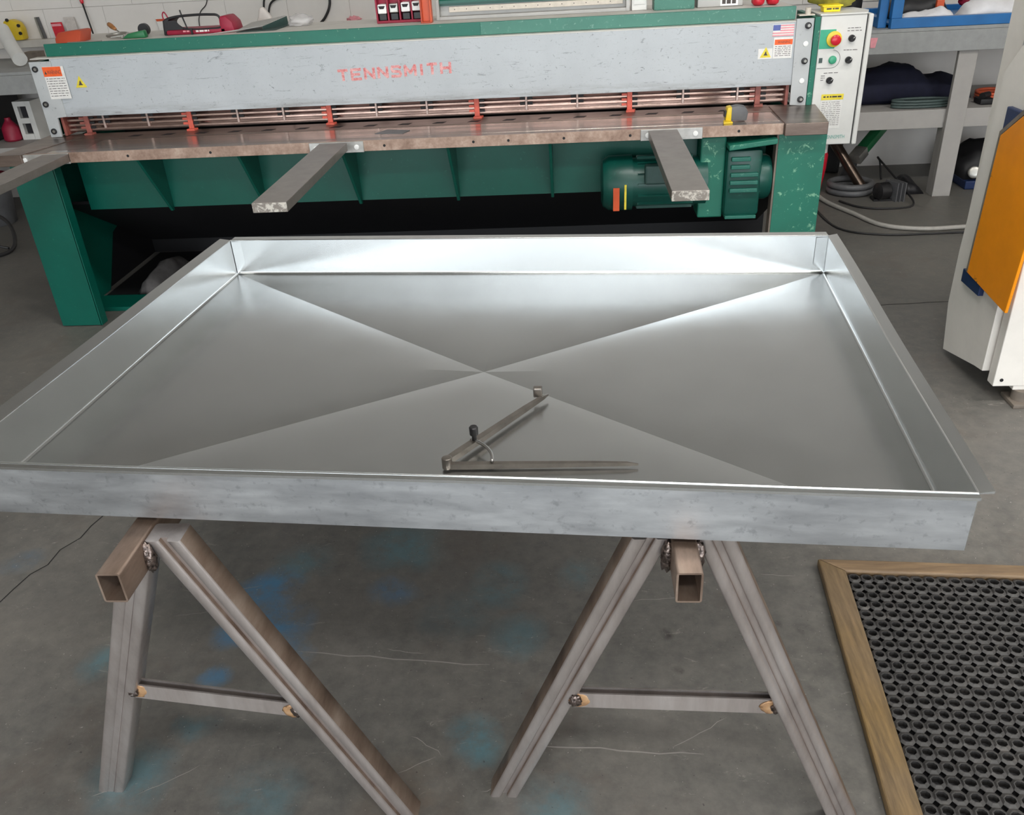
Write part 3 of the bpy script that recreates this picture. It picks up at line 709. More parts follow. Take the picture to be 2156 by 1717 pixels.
# motor and gearbox
yc, zc = .07, .555
mo = obj('motor', MB().lathe((2.615, yc, zc), (1, 0, 0), [(0, .085), (.0, .098), (.30, .098), (.30, .07)], 32), 'green_dark', sh, 40)
for i in range(14):
    an = R(-60 + i * 360 / 14); c = Vector((0, math.cos(an), math.sin(an)))
    obj('cooling_fin', MB().bar((2.635, yc + c.y * .101, zc + c.z * .101), (2.86, yc + c.y * .101, zc + c.z * .101), .006, .014, 0, (0, c.y, c.z)), 'green_dark', mo)
obj('fan_cover', MB().lathe((2.49, yc, zc), (1, 0, 0), [(0, .05), (.0, .075), (.006, .095), (.03, .11), (.125, .112), (.125, .1)], 32), 'green_dark', mo, 40)
obj('motor_decal', MB().box(2.535, 2.56, yc - .1155, yc - .108, zc - .085, zc + .008), 'orange_plastic', mo)
obj('motor_decal', MB().box(2.58, 2.588, yc - .116, yc - .108, zc - .08, zc + .02), 'sticker_yellow', mo)
obj('junction_box', MB().box(2.66, 2.80, yc - .13, yc - .08, zc + .02, zc + .095, .008), 'dark_green', mo)
obj('motor_bracket', MB().box(2.885, 2.985, yc - .05, yc + .09, .41, .735, .006), 'green_scratched', mo)
obj('bracket_web', MB().box(2.80, 2.885, yc + .02, yc + .09, .44, .735, .006), 'green_dark', mo)
gb = obj('gearbox', MB().box(2.985, 3.125, yc - .09, yc + .10, .425, .69, .014), 'green_dark', sh, 40)
for i in range(5):
    z = .665 - i * .031; obj('gearbox_rib', MB().box(3.0, (3.075 if i < 2 else 3.11), yc - .108, yc - .085, z - .016, z, .003), 'green_mid', gb)
obj('gearbox_lip', MB().prism([(2.985, yc - .12, .715), (3.17, yc - .12, .735), (3.17, yc + .05, .735), (2.985, yc + .05, .715)], (0, 0, -.02), .003), 'green_scratched', gb)
obj('gearbox_foot', MB().box(2.99, 3.115, yc - .098, yc + .05, .415, .428, .002), 'green_mid', gb)
obj('end_cover', MB().lathe((3.12, yc, .56), (1, 0, 0), [(0, .09), (.035, .09), (.05, .082), (.05, .02)], 28), 'green_dark', gb, 40)
# control box
cb = obj('control_box', MB().box(3.376, 3.556, .31, .52, .622, 1.130, .004), 'white_paint', sh)
obj('box_door_edge', MB().box(3.561, 3.580, .306, .52, .620, 1.130, .005), 'white_paint', cb)
obj('box_seam', MB().box(3.555, 3.562, .318, .50, .624, 1.126), 'shadow_black', cb)
obj('box_lid', MB().prism([(3.37, .305, 1.1305), (3.555, .305, 1.1305), (3.585, .40, 1.1305), (3.56, .53, 1.1305), (3.37, .53, 1.1305)], (0, 0, .006), .001), 'white_paint', cb)
yb = .3088
obj('label_band', plate(3.378, 3.44, .31, 1.006, 1.078), 'label_green', cb)
obj('stop_collar', MB().lathe((3.434, yb, 1.042), (0, -1, 0), [(0, .030), (.006, .030), (.008, .027)], 32), 'button_yellow', cb, 40)
obj('stop_button', MB().lathe((3.436, yb, 1.040), (0, -1, 0), [(0, .014), (.018, .014), (.02, .020), (.028, .0195), (.032, .014)], 28), 'button_red', cb, 40)
for x, z in ((3.504, 1.042), (3.502, .960), (3.436, .884)):
    kb = obj('selector_knob', MB().lathe((x, yb, z), (0, -1, 0), [(0, .0135), (.010, .013), (.012, .011)], 24), 'black_plastic', cb, 40)
    obj('knob_grip', MB().bar((x - .007, yb - .017, z - .009), (x + .007, yb - .017, z + .009), .007, .011, .001), 'black_plastic', kb)
    obj('knob_mark', MB().bar((x + .001, yb - .0235, z + .002), (x + .006, yb - .0235, z + .008), .0025, .001), 'white_dot', kb)
obj('ring_print', MB().tube([(3.438 + .030 * math.cos(R(a)), yb, .966 + .034 * math.sin(R(a))) for a in range(-90, 95, 12)] , .0007, 4, smooth=1), 'print_dark', cb)
obj('ring_print', MB().box(3.38, 3.438, yb - .0005, yb, .9315, .9327), 'print_dark', cb)
obj('start_button', MB().lathe((3.438, yb, .963), (0, -1, 0), [(0, .016), (.004, .016), (.005, .0135), (.010, .0135), (.011, .011)], 24), 'button_green', cb, 40)
obj('indicator_window', MB().box(3.384, 3.398, yb - .002, yb, .953, .972, .0008), 'hose_green', cb)
lines('panel_print', 3.484, 3.54, yb + .0003, 1.064, 1.084, 2, cb, seed=3); lines('panel_print', 3.478, 3.535, yb + .0003, .994, 1.000, 1, cb, seed=4)
lines('panel_print', 3.410, 3.47, yb + .0003, .905, .918, 1, cb, seed=5); lines('panel_print', 3.40, 3.416, yb + .0003, .88, .905, 3, cb, seed=6)
st = obj('instruction_sticker', plate(3.412, 3.500, .31, .690, .828), 'sticker_white', cb)
obj('sticker_header', plate(3.412, 3.502, .3086, .806, .829, .0006), 'sticker_yellow', st); lines('sticker_header_print', 3.42, 3.495, .3078, .811, .82, 1, st, seed=8, th=.006)
lines('sticker_text', 3.417, 3.495, .3085, .70, .80, 13, st, seed=9, th=.0016)
text('box_lettering', 'TENNSMITH', 3.445, 3.528, yb, .647, .662, 'print_teal', cb)

# ------------------------------------------------------------------ things on the shear
tp = thing('tape_measure', (3.03, .06, .7885), 'yellow and black tape measure standing on the shear table', 'tape measure')
Z0 = .789
obj('tape_case', MB().prism([(2.985, .03, Z0 + .006), (3.058, .03, Z0 + .002), (3.063, .03, Z0 + .035), (3.05, .03, Z0 + .056), (3.022, .03, Z0 + .061), (2.992, .03, Z0 + .056)], (0, .042, 0), .005), 'grey_plastic', tp, 40)
obj('tape_side', MB().prism([(2.975, .026, Z0 + .006), (2.998, .026, Z0 + .004), (2.998, .026, Z0 + .058), (2.981, .026, Z0 + .054)], (0, .05, 0), .003), 'yellow_plastic', tp, 40)
obj('tape_mouth', MB().box(2.972, 2.98, .034, .066, Z0 + .018, Z0 + .042, .001), 'black_plastic', tp)
obj('tape_foot', MB().prism([(2.965, .0, Z0), (3.0, .0, Z0), (2.998, .045, Z0), (2.97, .045, Z0)], (0, 0, .006), .001), 'yellow_plastic', tp)

LZ = 1.1645
bg_ = thing('tool_bag', (.74, .55, LZ), 'dark red open tool bag with black frame handle on shear top', 'bag')
obj('bag_pouch', MB().box(.588, .865, .50, .64, LZ, 1.186, .006), 'crimson', bg_, 40)
obj('bag_end', MB().prism([(.838, .50, LZ), (.905, .50, LZ), (.898, .50, 1.205), (.872, .50, 1.232), (.842, .50, 1.230)], (0, .12, 0), .006), 'crimson', bg_, 40)
obj('bag_end', MB().prism([(.582, .50, LZ), (.60, .50, LZ), (.605, .50, 1.215), (.625, .50, 1.232), (.588, .50, 1.226)], (0, .12, 0), .004), 'black_bag', bg_, 40)
obj('bag_frame', MB().tube([(.588, .505, 1.185), (.597, .505, 1.222), (.64, .505, 1.236), (.72, .505, 1.241), (.80, .505, 1.240), (.842, .505, 1.232), (.845, .505, 1.188), (.78, .505, 1.182), (.71, .505, 1.183), (.672, .505, 1.19), (.64, .505, 1.212), (.602, .505, 1.218)], .0052, 8), 'black_bag', bg_, True)
obj('bag_pocket', MB().prism([(.60, .497, 1.186), (.675, .497, 1.186), (.645, .497, 1.224), (.605, .497, 1.222)], (0, .006, 0)), 'black_bag', bg_)
obj('bag_strap', MB().box(.708, .716, .494, .50, LZ, 1.19), 'black_bag', bg_)
lines('bag_print', .73, .79, .4985, 1.168, 1.178, 1, bg_, 'sticker_white', 11, .007); lines('bag_print', .672, .70, .4985, 1.168, 1.182, 1, bg_, 'sticker_pink', 12, .006)
obj('bag_clip', MB().tube([(.593, .51, 1.22), (.59, .51, 1.245), (.598, .51, 1.258), (.607, .51, 1.248), (.615, .51, 1.225)], .003, 6), 'crimson', bg_, True)
solo('hook_tool', MB().tube([(.664, .53, 1.262), (.67, .528, 1.235), (.685, .522, 1.185)], .0035, 8), 'cord_black', (.68, .52, 1.18), 'thin black rod standing in the dark red tool bag', 'tool', smooth=True)
# folded sheet
m = MB(); m.prism([(.70, .60, 1.1655), (.80, .43, 1.1655), (1.08, .43, 1.1655), (1.12, .64, 1.1655)], (0, 0, .0015))
fs = thing('folded_sheet', (.9, .6, LZ), 'folded grey metal sheet curling up on the shear top', 'sheet')
obj('sheet_flap', MB().prism([(.80, .44, 1.166), (.91, .487, 1.168), (.93, .66, 1.187), (1.08, .70, 1.205), (1.02, .53, 1.18)], (0, 0, .0015)), 'sheet_grey', fs)
obj('sheet_base', MB().prism([(.92, .47, LZ + .0005), (1.09, .49, LZ + .0005), (1.09, .70, LZ + .0005), (.935, .69, LZ + .0005)], (0, 0, .0015)), 'dark_green', fs)
obj('sheet_edge', MB().prism([(1.085, .70, LZ + .003), (1.083, .70, 1.204), (1.02, .53, 1.179), (1.02, .53, LZ + .003)], (.0015, .001, 0)), 'dark_green', fs)
solo('plastic_bag', MB().blob((1.155, .66, 1.185), (.055, .05, .028), 3, .35, 2, 3, LZ + .0008), 'clear_film', (1.12, .66, LZ), 'crumpled clear plastic bag beside the folded sheet', 'bag', smooth=True)
solo('cloth_bag', MB().prism([(.905, .77, LZ + .001), (1.0, .77, LZ + .001), (.985, .77, 1.205), (.955, .77, 1.245), (.935, .77, 1.238), (.925, .77, 1.20)], (0, .025, 0), .01), 'pale_card', (.95, .78, LZ), 'pale pink cloth bag propped behind the red tool bag', 'bag', smooth=40)
# charger rack
ch = thing('battery_rack', (1.63, .56, LZ), 'crimson rack holding four white battery packs on the shear top', 'rack')
obj('rack_back', MB().box(1.528, 1.735, .60, .615, LZ, 1.30, .003), 'crimson', ch)
obj('rack_shelf', MB().box(1.528, 1.735, .55, .60, LZ, 1.175, .002), 'crimson', ch)
for x in (1.528, 1.578, 1.630, 1.682, 1.728): obj('rack_divider', MB().box(x, x + .007, .55, .60, 1.175, 1.27, .001), 'crimson', ch)
for i, x in enumerate((1.557, 1.608, 1.660, 1.708)):
    bt = obj('battery_pack', MB().box(x - .019, x + .019, .545, .60, 1.203 + i * .002, 1.240 + i * .002, .004), 'white_dot' if i != 1 else 'alu', ch)
    obj('pack_slot', MB().prism([(x - .015, .5445, 1.234 + i * .002), (x + .015, .5445, 1.234 + i * .002), (x + .008, .5445, 1.222 + i * .002), (x - .01, .5445, 1.222 + i * .002)], (0, .002, 0)), 'near_black', bt)
    obj('pack_base', MB().box(x - .016, x + .016, .553, .60, 1.176, 1.203, .002), 'black_plastic', ch)
oc = thing('orange_clamp', (1.76, .5, LZ), 'orange bar clamp standing beside the battery rack', 'clamp')
obj('clamp_bar', MB().prism([(1.742, .49, LZ), (1.778, .49, LZ), (1.776, .49, 1.30), (1.738, .49, 1.30)], (0, .012, 0), .002), 'orange_plastic', oc)
obj('clamp_flange', MB().box(1.735, 1.742, .47, .51, LZ, 1.30, .001), 'rust_orange', oc); obj('clamp_flange', MB().box(1.776, 1.783, .47, .51, LZ, 1.30, .001), 'orange_plastic', oc)
obj('clamp_foot', MB().box(1.736, 1.782, .46, .52, LZ, LZ + .006, .001), 'rust_orange', oc)
# backgauge channel
bgx = thing('backgauge_housing', (2.2, .6, LZ), 'long grey framed housing with green top lying on the shear top', 'housing')
obj('housing_back', MB().box(1.795, 2.622, .60, .61, LZ, 1.262), 'sheet_grey', bgx)
obj('frame_side', MB().box(1.792, 1.806, .55, .61, LZ, 1.245, .001), 'sheet_grey', bgx); obj('frame_side', MB().box(2.612, 2.628, .55, .61, LZ, 1.262, .001), 'sheet_grey', bgx)
obj('frame_bottom', MB().box(1.806, 2.612, .55, .60, LZ, 1.178, .001), 'sheet_grey', bgx)
obj('housing_top', MB().prism([(1.806, .57, 1.240), (2.612, .57, 1.243), (2.612, .60, 1.262), (1.806, .60, 1.262)], (0, 0, -.012)), 'green_paint', bgx)
obj('green_fascia', MB().box(1.806, 2.40, .585, .60, 1.218, 1.245), 'green_paint', bgx)
obj('beige_strip', MB().box(1.845, 2.60, .583, .60, 1.192, 1.214, .001), 'beige_strip', bgx)
for i in range(14): obj('strip_hole', MB().cyl((1.87 + i * .052, .5825, 1.203), (1.87 + i * .052, .584, 1.203), .0022, n=8), 'print_dark', bgx)
solo('white_bracket', MB().box(2.635, 2.70, .54, .60, LZ, 1.215, .004).box(2.645, 2.688, .535, .541, 1.19, 1.213), 'white_paint', (2.66, .56, LZ), 'small white bracket between the framed housing and the green bracket', 'bracket')
solo('green_bracket', MB().box(2.727, 2.895, .50, .512, LZ, 1.26, .002).cyl((2.74, .495, 1.17), (2.74, .50, 1.17), .006).cyl((2.885, .495, 1.17), (2.885, .50, 1.17), .006).box(2.727, 2.735, .512, .60, LZ, 1.26).box(2.887, 2.895, .512, .60, LZ, 1.26), 'green_faded', (2.81, .51, LZ), 'pale green upright bracket on the shear top', 'bracket')
c_ = solo('white_carton', MB().box(2.91, 3.10, .52, .66, LZ, 1.24, .003), 'sheet_grey', (3.0, .56, LZ), 'grey white carton with a barcode on the shear top', 'carton')
bl_ = obj('barcode_label', MB().box(3.005, 3.078, .5185, .5205, 1.168, 1.215), 'white_dot', c_); lines('barcode_print', 3.012, 3.07, .518, 1.172, 1.178, 1, bl_, seed=5, th=.016)
for i, x in enumerate((3.155, 3.215)):
    solo('red_clamp', MB().blob((x, .49, 1.185), (.026, .03, .022), i + 5, .15, 2, 3, LZ + .0005, .8).tube([(x, .49, 1.195), (x + .01, .5, 1.24), (x - .005, .51, 1.275)], .008), 'red_plastic', (x, .49, LZ), ('red hand clamp on the shear top beside the white carton', 'red hand clamp on the shear top nearest the control box')[i], 'clamp', 'red hand clamps', True)
yb_ = thing('yellow_box', (3.43, .39, 1.137), 'small bright yellow box on the control box lid', 'box')
obj('box_body', MB().prism([(3.398, .37, 1.1372), (3.462, .37, 1.1372), (3.466, .37, 1.160), (3.394, .37, 1.160)], (0, .05, 0), .002), 'yellow_bright', yb_)
obj('box_rim', MB().box(3.388, 3.470, .362, .428, 1.158, 1.163, .001), 'yellow_bright', yb_); lines('box_print', 3.408, 3.456, .3695, 1.141, 1.15, 1, yb_, seed=2, th=.006)
solo('leafy_bag', MB().blob((3.45, .46, 1.20), (.10, .04, .058), 9, .3, 3, 3, 1.1375), 'olive_bag', (3.45, .46, 1.137), 'crumpled olive and green bag behind the small yellow box', 'bag', smooth=True)
solo('white_fitting', MB().cyl((3.335, .37, 1.1285), (3.335, .37, 1.158), .011, n=14, bev=.001).box(3.30, 3.362, .36, .40, 1.1285, 1.133), 'beige_strip', (3.335, .37, 1.129), 'small white post fitting beside the control box lid', 'fitting', smooth=40)
# left end clutter on the ledge
ob = solo('orange_tray', MB().prism([(.135, .40, LZ), (.245, .40, LZ), (.24, .44, 1.206), (.225, .44, 1.210), (.135, .44, 1.203), (.125, .42, 1.18)], (.0, .10, 0), .003), 'rust_orange', (.18, .45, LZ), 'rust orange plastic case on the shear end', 'case', smooth=40)
solo('steel_rule', MB().box(.19, .34, .395, .412, LZ, LZ + .003, .0008), 'alu', (.25, .40, LZ), 'short steel rule lying by the orange plastic case', 'ruler')
solo('ring_pliers', MB().tube([(.29, .56, LZ + .006), (.33, .60, LZ + .012), (.38, .58, LZ + .012), (.40, .52, LZ + .008), (.41, .46, LZ + .006)], .006, 8).tube([(.29, .56, LZ + .006), (.33, .53, LZ + .01), (.37, .50, LZ + .01), (.41, .46, LZ + .006)], .005, 8), 'alu', (.35, .54, LZ), 'curved steel pliers on the shear top', 'pliers', smooth=True)
gt = thing('cutting_tool', (.46, .46, LZ), 'dark green hand tool lying on the shear top', 'tool')
obj('tool_body', MB().prism([(.41, .45, LZ), (.52, .45, LZ), (.515, .45, 1.196), (.44, .45, 1.184)], (0, .035, 0), .006), 'tool_green', gt, 40)
obj('tool_nose', MB().cyl((.415, .465, LZ + .012), (.36, .455, LZ + .008), .007, .003, 12), 'alu', gt, 40)
tr_ = thing('tape_roll', (.47, .56, LZ), 'small black tape roll standing behind the green hand tool', 'tape')
obj('roll_outer', MB().lathe((.47, .55, 1.19), (0, 1, 0), [(0, .017), (0, .025), (.02, .025), (.02, .017)], 24), 'black_plastic', tr_, 40)
obj('roll_core', MB().lathe((.47, .552, 1.19), (0, 1, 0), [(0, .006), (0, .0168), (.017, .0168), (.017, .006)], 20), 'tan_tape', tr_, 40)
sd = thing('screwdriver', (.25, .75, LZ), 'screwdriver with a worn wooden handle leaning on the shear top', 'screwdriver')
p, q = Vector((.205, .77, 1.205)), Vector((.30, .68, LZ + .004)); mid = p.lerp(q, .62)
obj('handle', MB().lathe(p, q - p, [(0, .004), (.006, .010), (.03, .0115), (.06, .009), (.078, .006)], 14), 'wood_handle', sd, True)
obj('shaft', MB().cyl(p.lerp(q, .55), q, .003, n=8), 'alu', sd, True)

# ------------------------------------------------------------------ wall ledge and far bench
WL = 1.0305
yt = thing('yellow_case', (-1.2, 2.28, WL), 'rounded yellow tool case with black studs on the wall ledge', 'case')
obj('case_shell', MB().prism([(-1.255, 2.25, 1.06), (-1.235, 2.25, WL + .012), (-1.18, 2.25, WL + .001), (-1.135, 2.25, WL + .004), (-1.132, 2.25, 1.105), (-1.15, 2.25, 1.14), (-1.19, 2.25, 1.158), (-1.24, 2.25, 1.15)], (0, .07, 0), .012), 'yellow_plastic', yt, 40)
for x, z in ((-1.235, 1.075), (-1.142, 1.075), (-1.205, 1.155), (-1.14, 1.12)): obj('case_stud', MB().cyl((x, 2.243, z), (x, 2.252, z), .010, n=12), 'black_plastic', yt)
for i, x in enumerate((-1.035, -1.02)):
    solo('flat_bar', MB().bar((x - .012 + i * .004, 2.325, WL + .001), (x - .03, 2.337, 1.158), .016, .006), ('alu', 'grey_plastic')[i], (x, 2.32, WL), ('pale flat steel bar leaning on the wall by the yellow case', 'dark flat steel bar leaning beside the pale flat bar')[i], 'bar')
def card(name, x0, x1, z0, z1, mat, label, cat, lean=.02, hm=None):
    t = thing(name, ((x0 + x1) / 2, 2.32, z0), label, cat)
    obj('card', MB().prism([(x0 + .03, 2.318 - lean, z0), (x1 + .03, 2.318 - lean, z0), (x1, 2.336, z1), (x0, 2.336, z1)], (0, .002, 0)), mat, t)
    if hm: obj('card_print', MB().prism([(x0 + .012, 2.325, z1 - (z1 - z0) * .35), (x1 + .002, 2.325, z1 - (z1 - z0) * .35), (x1 - .006, 2.329, z1 - .008), (x0 + .004, 2.329, z1 - .008)], (0, .001, 0)), hm, t)
card('red_packet', -.975, -.90, WL + .001, 1.122, 'tag_red', 'red hanging card packet on the wall ledge', 'packet', hm='sticker_pink')
card('grey_card', -.882, -.81, WL + .001, 1.148, 'pale_card', 'pale grey card leaning on the wall ledge', 'card')
card('white_packet', -.275, -.19, WL + .001, 1.118, 'sticker_white', 'white packet with orange top leaning on the wall ledge', 'packet', hm='orange_plastic')
rd = thing('marker_rod', (-.72, 2.3, WL), 'black rod with a red grip standing against the white wall', 'rod')
obj('rod_shaft', MB().cyl((-.69, 2.30, WL + .001), (-.725, 2.33, 1.235), .005, n=10), 'cord_black', rd, True)
obj('rod_grip', MB().lathe((-.724, 2.33, 1.22), (-.035, .03, .2), [(0, .006), (.01, .011), (.05, .011), (.06, .007), (.12, .006)], 14), 'button_red', rd, True)
solo('thin_cord', MB().tube([(.0, 2.345, 1.03), (.005, 2.342, 1.09), (.03, 2.338, 1.14), (.075, 2.338, 1.18), (.09, 2.34, 1.24), (.085, 2.34, 1.4)], .003, 6), 'cord_black', (.04, 2.34, 1.03), 'thin black cord hanging on the wall behind the tool bag', 'cord', smooth=True)
solo('looped_cable', MB().tube([(.475, 2.33, 1.032), (.455, 2.335, 1.08), (.445, 2.335, 1.15), (.48, 2.335, 1.22), (.6, 2.335, 1.25)], .006, 8).tube([(.47, 2.322, 1.035), (.47, 2.325, 1.10), (.50, 2.325, 1.17), (.58, 2.325, 1.20), (.7, 2.325, 1.21)], .006, 8), 'cord_black', (.46, 2.33, 1.03), 'doubled black cable looping up the wall behind the grey sheet', 'cable', smooth=True)
solo('hanging_cable', MB().tube([(.79, 2.325, 1.034), (.83, 2.325, 1.07), (.865, 2.33, 1.13), (.872, 2.335, 1.2), (.86, 2.335, 1.4)], .008, 8), 'cord_black', (.8, 2.33, 1.03), 'thick black cable hanging down the wall beside the plastic bag', 'cable', smooth=True)
solo('red_scrap', MB().blob((1.02, 2.30, 1.047), (.045, .02, .022), 4, .5, 3, 3, WL + .0005), 'sticker_pink', (1.02, 2.3, WL), 'small crumpled pink scrap on the wall ledge', 'scrap')

def bench(x0, x1, legs, label):
    t = thing('workbench', ((x0 + x1) / 2, 1.9, 0), label, 'workbench')
    obj('bench_top', MB().box(x0, x1, 1.58, 2.34, .905, .922, .002), 'bench_grey', t)
    obj('front_board', MB().box(x0, x1, 1.575, 1.60, .80, .9045, .002), 'bench_grey', t)
    obj('shelf', MB().box(x0, x1, 1.65, 2.34, .47, .487, .002), 'bench_pale', t)
    obj('shelf_board', MB().box(x0, x1, 1.632, 1.65, .387, .488, .002), 'bench_pale', t)
    for x in legs: obj('leg', MB().box(x - .05, x + .05, 1.60, 1.70 - .07, 0, .7995, .003).box(x - .05, x - .02, 1.63, 1.70, 0, .386), 'bench_pale', t)
    return t
bench(3.75, 6.6, (4.52, 6.2), 'grey painted wooden workbench with a lower shelf under the blue rack')
bench(-1.88, -.55, (-1.6,), 'grey painted workbench beyond the shear end with the yellow case above')
solo('drain_pipe', MB().tube([(-1.11, 2.02, 1.12), (-1.02, 1.91, 1.04), (-.92, 1.80, .966)], lambda t: .040 + .002 * t, 16), 'white_paint', (-.95, 1.82, .925), 'white plastic pipe sleeve slanting down to the bench top', 'pipe', smooth=40)
solo('brown_carton', MB().box(-1.08, -.98, 2.08, 2.18, .923, .975, .002), 'wood_grey', (-1.03, 1.8, .922), 'brown carton on the bench behind the white pipe', 'carton')
solo('white_carton', MB().box(-1.25, -1.11, 1.70, 1.85, .923, .985, .002), 'white_paint', (-1.2, 1.8, .922), 'white carton on the bench at the frame edge', 'carton')
blk = MB(); xa, xb, ya, yb2, za, zb = -1.10, -.985, 1.86, 1.98, .4885, .72
blk.box(xa, xa + .026, ya, yb2, za, zb, .002).box(xb - .034, xb, ya, yb2, za, zb, .002)
for q0, q1 in ((za, za + .035), (.5875, .62), (zb - .03, zb)): blk.box(xa + .0262, xb - .0342, ya, yb2, q0, q1, .001)
cbk = solo('concrete_block', blk, 'white_paint', (-1.04, 1.92, .488), 'white hollow block with two openings on the bench shelf', 'block')
obj('opening_shade', MB().box(xa + .0262, xb - .0342, ya + .03, yb2 - .002, za + .0352, .5873), 'shadow_black', cbk)  # black fillers paint the shade inside the two openings
obj('opening_shade', MB().box(xa + .0262, xb - .0342, ya + .03, yb2 - .002, .6202, zb - .0302), 'shadow_black', cbk)
solo('red_jug', MB().lathe((-1.16, 1.86, .4885), (0, 0, 1), [(0, .045), (.01, .055), (.08, .052), (.11, .03), (.125, .018), (.14, .018)], 20), 'crimson', (-1.16, 1.86, .488), 'dark red plastic jug on the shelf beside the hollow block', 'jug', smooth=40)
solo('storage_bin', MB().box(-1.75, -1.26, 1.72, 2.2, .4885, .76, .01), 'near_black', (-1.5, 1.95, .488), 'black storage bin on the bench shelf behind the red jug', 'bin')
bk = thing('paint_bucket', (-1.37, 1.75, 0), 'grey bucket with a dark red rim on the floor under the bench', 'bucket')
obj('bucket_body', MB().lathe((-1.37, 1.72, 0), (0, 0, 1), [(0, .12), (.005, .125), (.26, .15), (.27, .15)], 28), 'grey_plastic', bk, 40)
obj('bucket_rim', MB().lathe((-1.37, 1.72, .27), (0, 0, 1), [(0, .15), (0, .156), (.03, .158), (.035, .15), (.03, .12)], 28), 'crimson', bk, 40)
wr = thing('wire_basket', (-1.0, 1.15, 0), 'black wire basket frame on the floor at the shear end', 'basket')
obj('top_wire', MB().tube([(-1.25, 1.5, .15), (-.98, 1.28, .12), (-.90, 1.13, .02), (-.98, .98, .012), (-1.25, .9, .012)], .011, 8), 'cord_black', wr, True)
obj('cross_wire', MB().tube([(-1.3, 1.25, .05), (-.93, 1.13, .02)], .008, 8, smooth=0), 'cord_black', wr, True)
obj('cross_wire', MB().tube([(-1.3, 1.05, .012), (-.96, 1.08, .014)], .008, 8, smooth=0), 'cord_black', wr, True)

obj('shade_sheet', MB().box(.036, 3.34, .34, 1.015, .0005, .0045, .001), 'near_black', sh)  # black sheet standing in for deep shade on the floor below the shear
# crumpled sack under the shear
solo('crumpled_sack', MB().mound([(.20, .02), (.22, .07), (.25, .09), (.28, .08), (.31, .05), (.33, .02)], .36, .80, .0052, 4, .02), 'rag_grey', (.23, .6, 0), 'crumpled grey sack on the dark shade sheet under the shear', 'sack', smooth=True)
# ------------------------------------------------------------------ bench on the orange machine's side: shelf and floor things
nj = thing('navy_jacket', (4.2, 1.85, .488), 'navy blue jacket heaped on the workbench shelf', 'jacket')
obj('jacket_body', MB().mound([(3.80, .60), (3.96, .64), (4.10, .67), (4.24, .712), (4.33, .70), (4.37, .67), (4.45, .625), (4.60, .615), (4.66, .54)], 1.79, 2.10, .515, 2, .012, 12, 5).box(3.82, 4.4, 1.84, 2.05, .489, .54, .01), 'navy_cloth', nj, True)
obj('jacket_sleeve', MB().tube([(3.98, 1.80, .60), (4.03, 1.78, .57), (4.03, 1.76, .53), (3.95, 1.76, .508)], .018, 10), 'navy_cloth', nj, True)
hs = MB()
for i in range(3): hs.tube([(4.36 + .16 * math.cos(a / 8 * math.pi), 1.722 + .05 * math.sin(a / 8 * math.pi), .497 + i * .015) for a in range(16)], .0075, 8, True, 2)
solo('coiled_hose', hs, 'hose_green', (4.36, 1.73, .488), 'flat coil of grey green hose under the navy jacket', 'hose', smooth=True)
hs = MB()
for i in range(3): hs.tube([(4.83 + .10 * math.cos(a / 8 * math.pi), 1.88 + .10 * math.sin(a / 8 * math.pi), .4965 + i * .0155) for a in range(16)], .0078, 8, True, 2)
solo('orange_cable', hs, 'orange_hose', (4.83, 1.88, .488), 'coil of orange cable on the workbench shelf', 'cable', smooth=True)
solo('black_tool', MB().box(4.68, 4.76, 1.70, 1.80, .4885, .52, .008).cyl((4.70, 1.74, .53), (4.75, 1.78, .53), .018, n=14), 'near_black', (4.66, 1.76, .488), 'small black power tool beside the coil of orange cable', 'tool', smooth=40)
rk = thing('blue_rack', (4.6, 1.8, .922), 'blue steel rack frame standing on the workbench', 'rack')
obj('rack_rail', MB().box(4.085, 6.4, 1.60, 1.64, .9225, .972, .002), 'rack_blue', rk)
obj('rack_post', MB().box(4.085, 4.14, 1.605, 1.65, .9725, 1.7, .002), 'rack_blue', rk); obj('rack_post', MB().box(4.035, 4.08, 1.66, 1.70, .9225, 1.7, .002), 'rack_blue', rk)
obj('rack_rail', MB().box(4.085, 6.4, 2.2, 2.24, .9225, .972, .002), 'rack_blue', rk); obj('rack_rail', MB().box(4.04, 4.084, 1.70, 2.2, .9225, .972, .002), 'rack_blue', rk)
obj('rack_shelf', MB().box(4.09, 6.4, 1.641, 2.199, .935, .945), 'rack_blue', rk)
solo('white_bag', MB().mound([(4.17, .975), (4.25, .985), (4.33, 1.0), (4.37, 1.01), (4.43, .985)], 1.66, 1.80, .9455, 5, .008), 'white_bag', (4.3, 1.73, .945), 'flattened white plastic bag next to the blue rack post', 'bag', smooth=True)
solo('white_sack', MB().mound([(4.49, .96), (4.53, 1.02), (4.60, 1.06), (4.75, 1.02), (4.82, .99), (4.86, .955)], 1.66, 1.86, .9455, 8, .010), 'white_bag', (4.66, 1.76, .945), 'bulky white plastic sack heaped on the blue rack', 'bag', smooth=True)
solo('black_bundle', MB().mound([(4.16, 1.02), (4.25, 1.07), (4.33, 1.06), (4.42, 1.09), (4.50, .96)], 1.83, 2.1, .9455, 11, .012), 'black_bag', (4.3, 1.95, .945), 'black bundle behind the flattened white bag', 'bundle', smooth=True)
solo('red_box', MB().box(4.385, 4.425, 1.805, 1.828, .9455, 1.035, .003), 'orange_plastic', (4.4, 1.82, .945), 'red plastic box between the white bags', 'box')
solo('dark_pouch', MB().blob((4.67, 1.95, 1.03), (.12, .05, .05), 2, .3, 3, 3, .9455), 'crimson', (4.67, 1.95, .945), 'maroon pouch behind the bulky white sack', 'pouch', smooth=True)
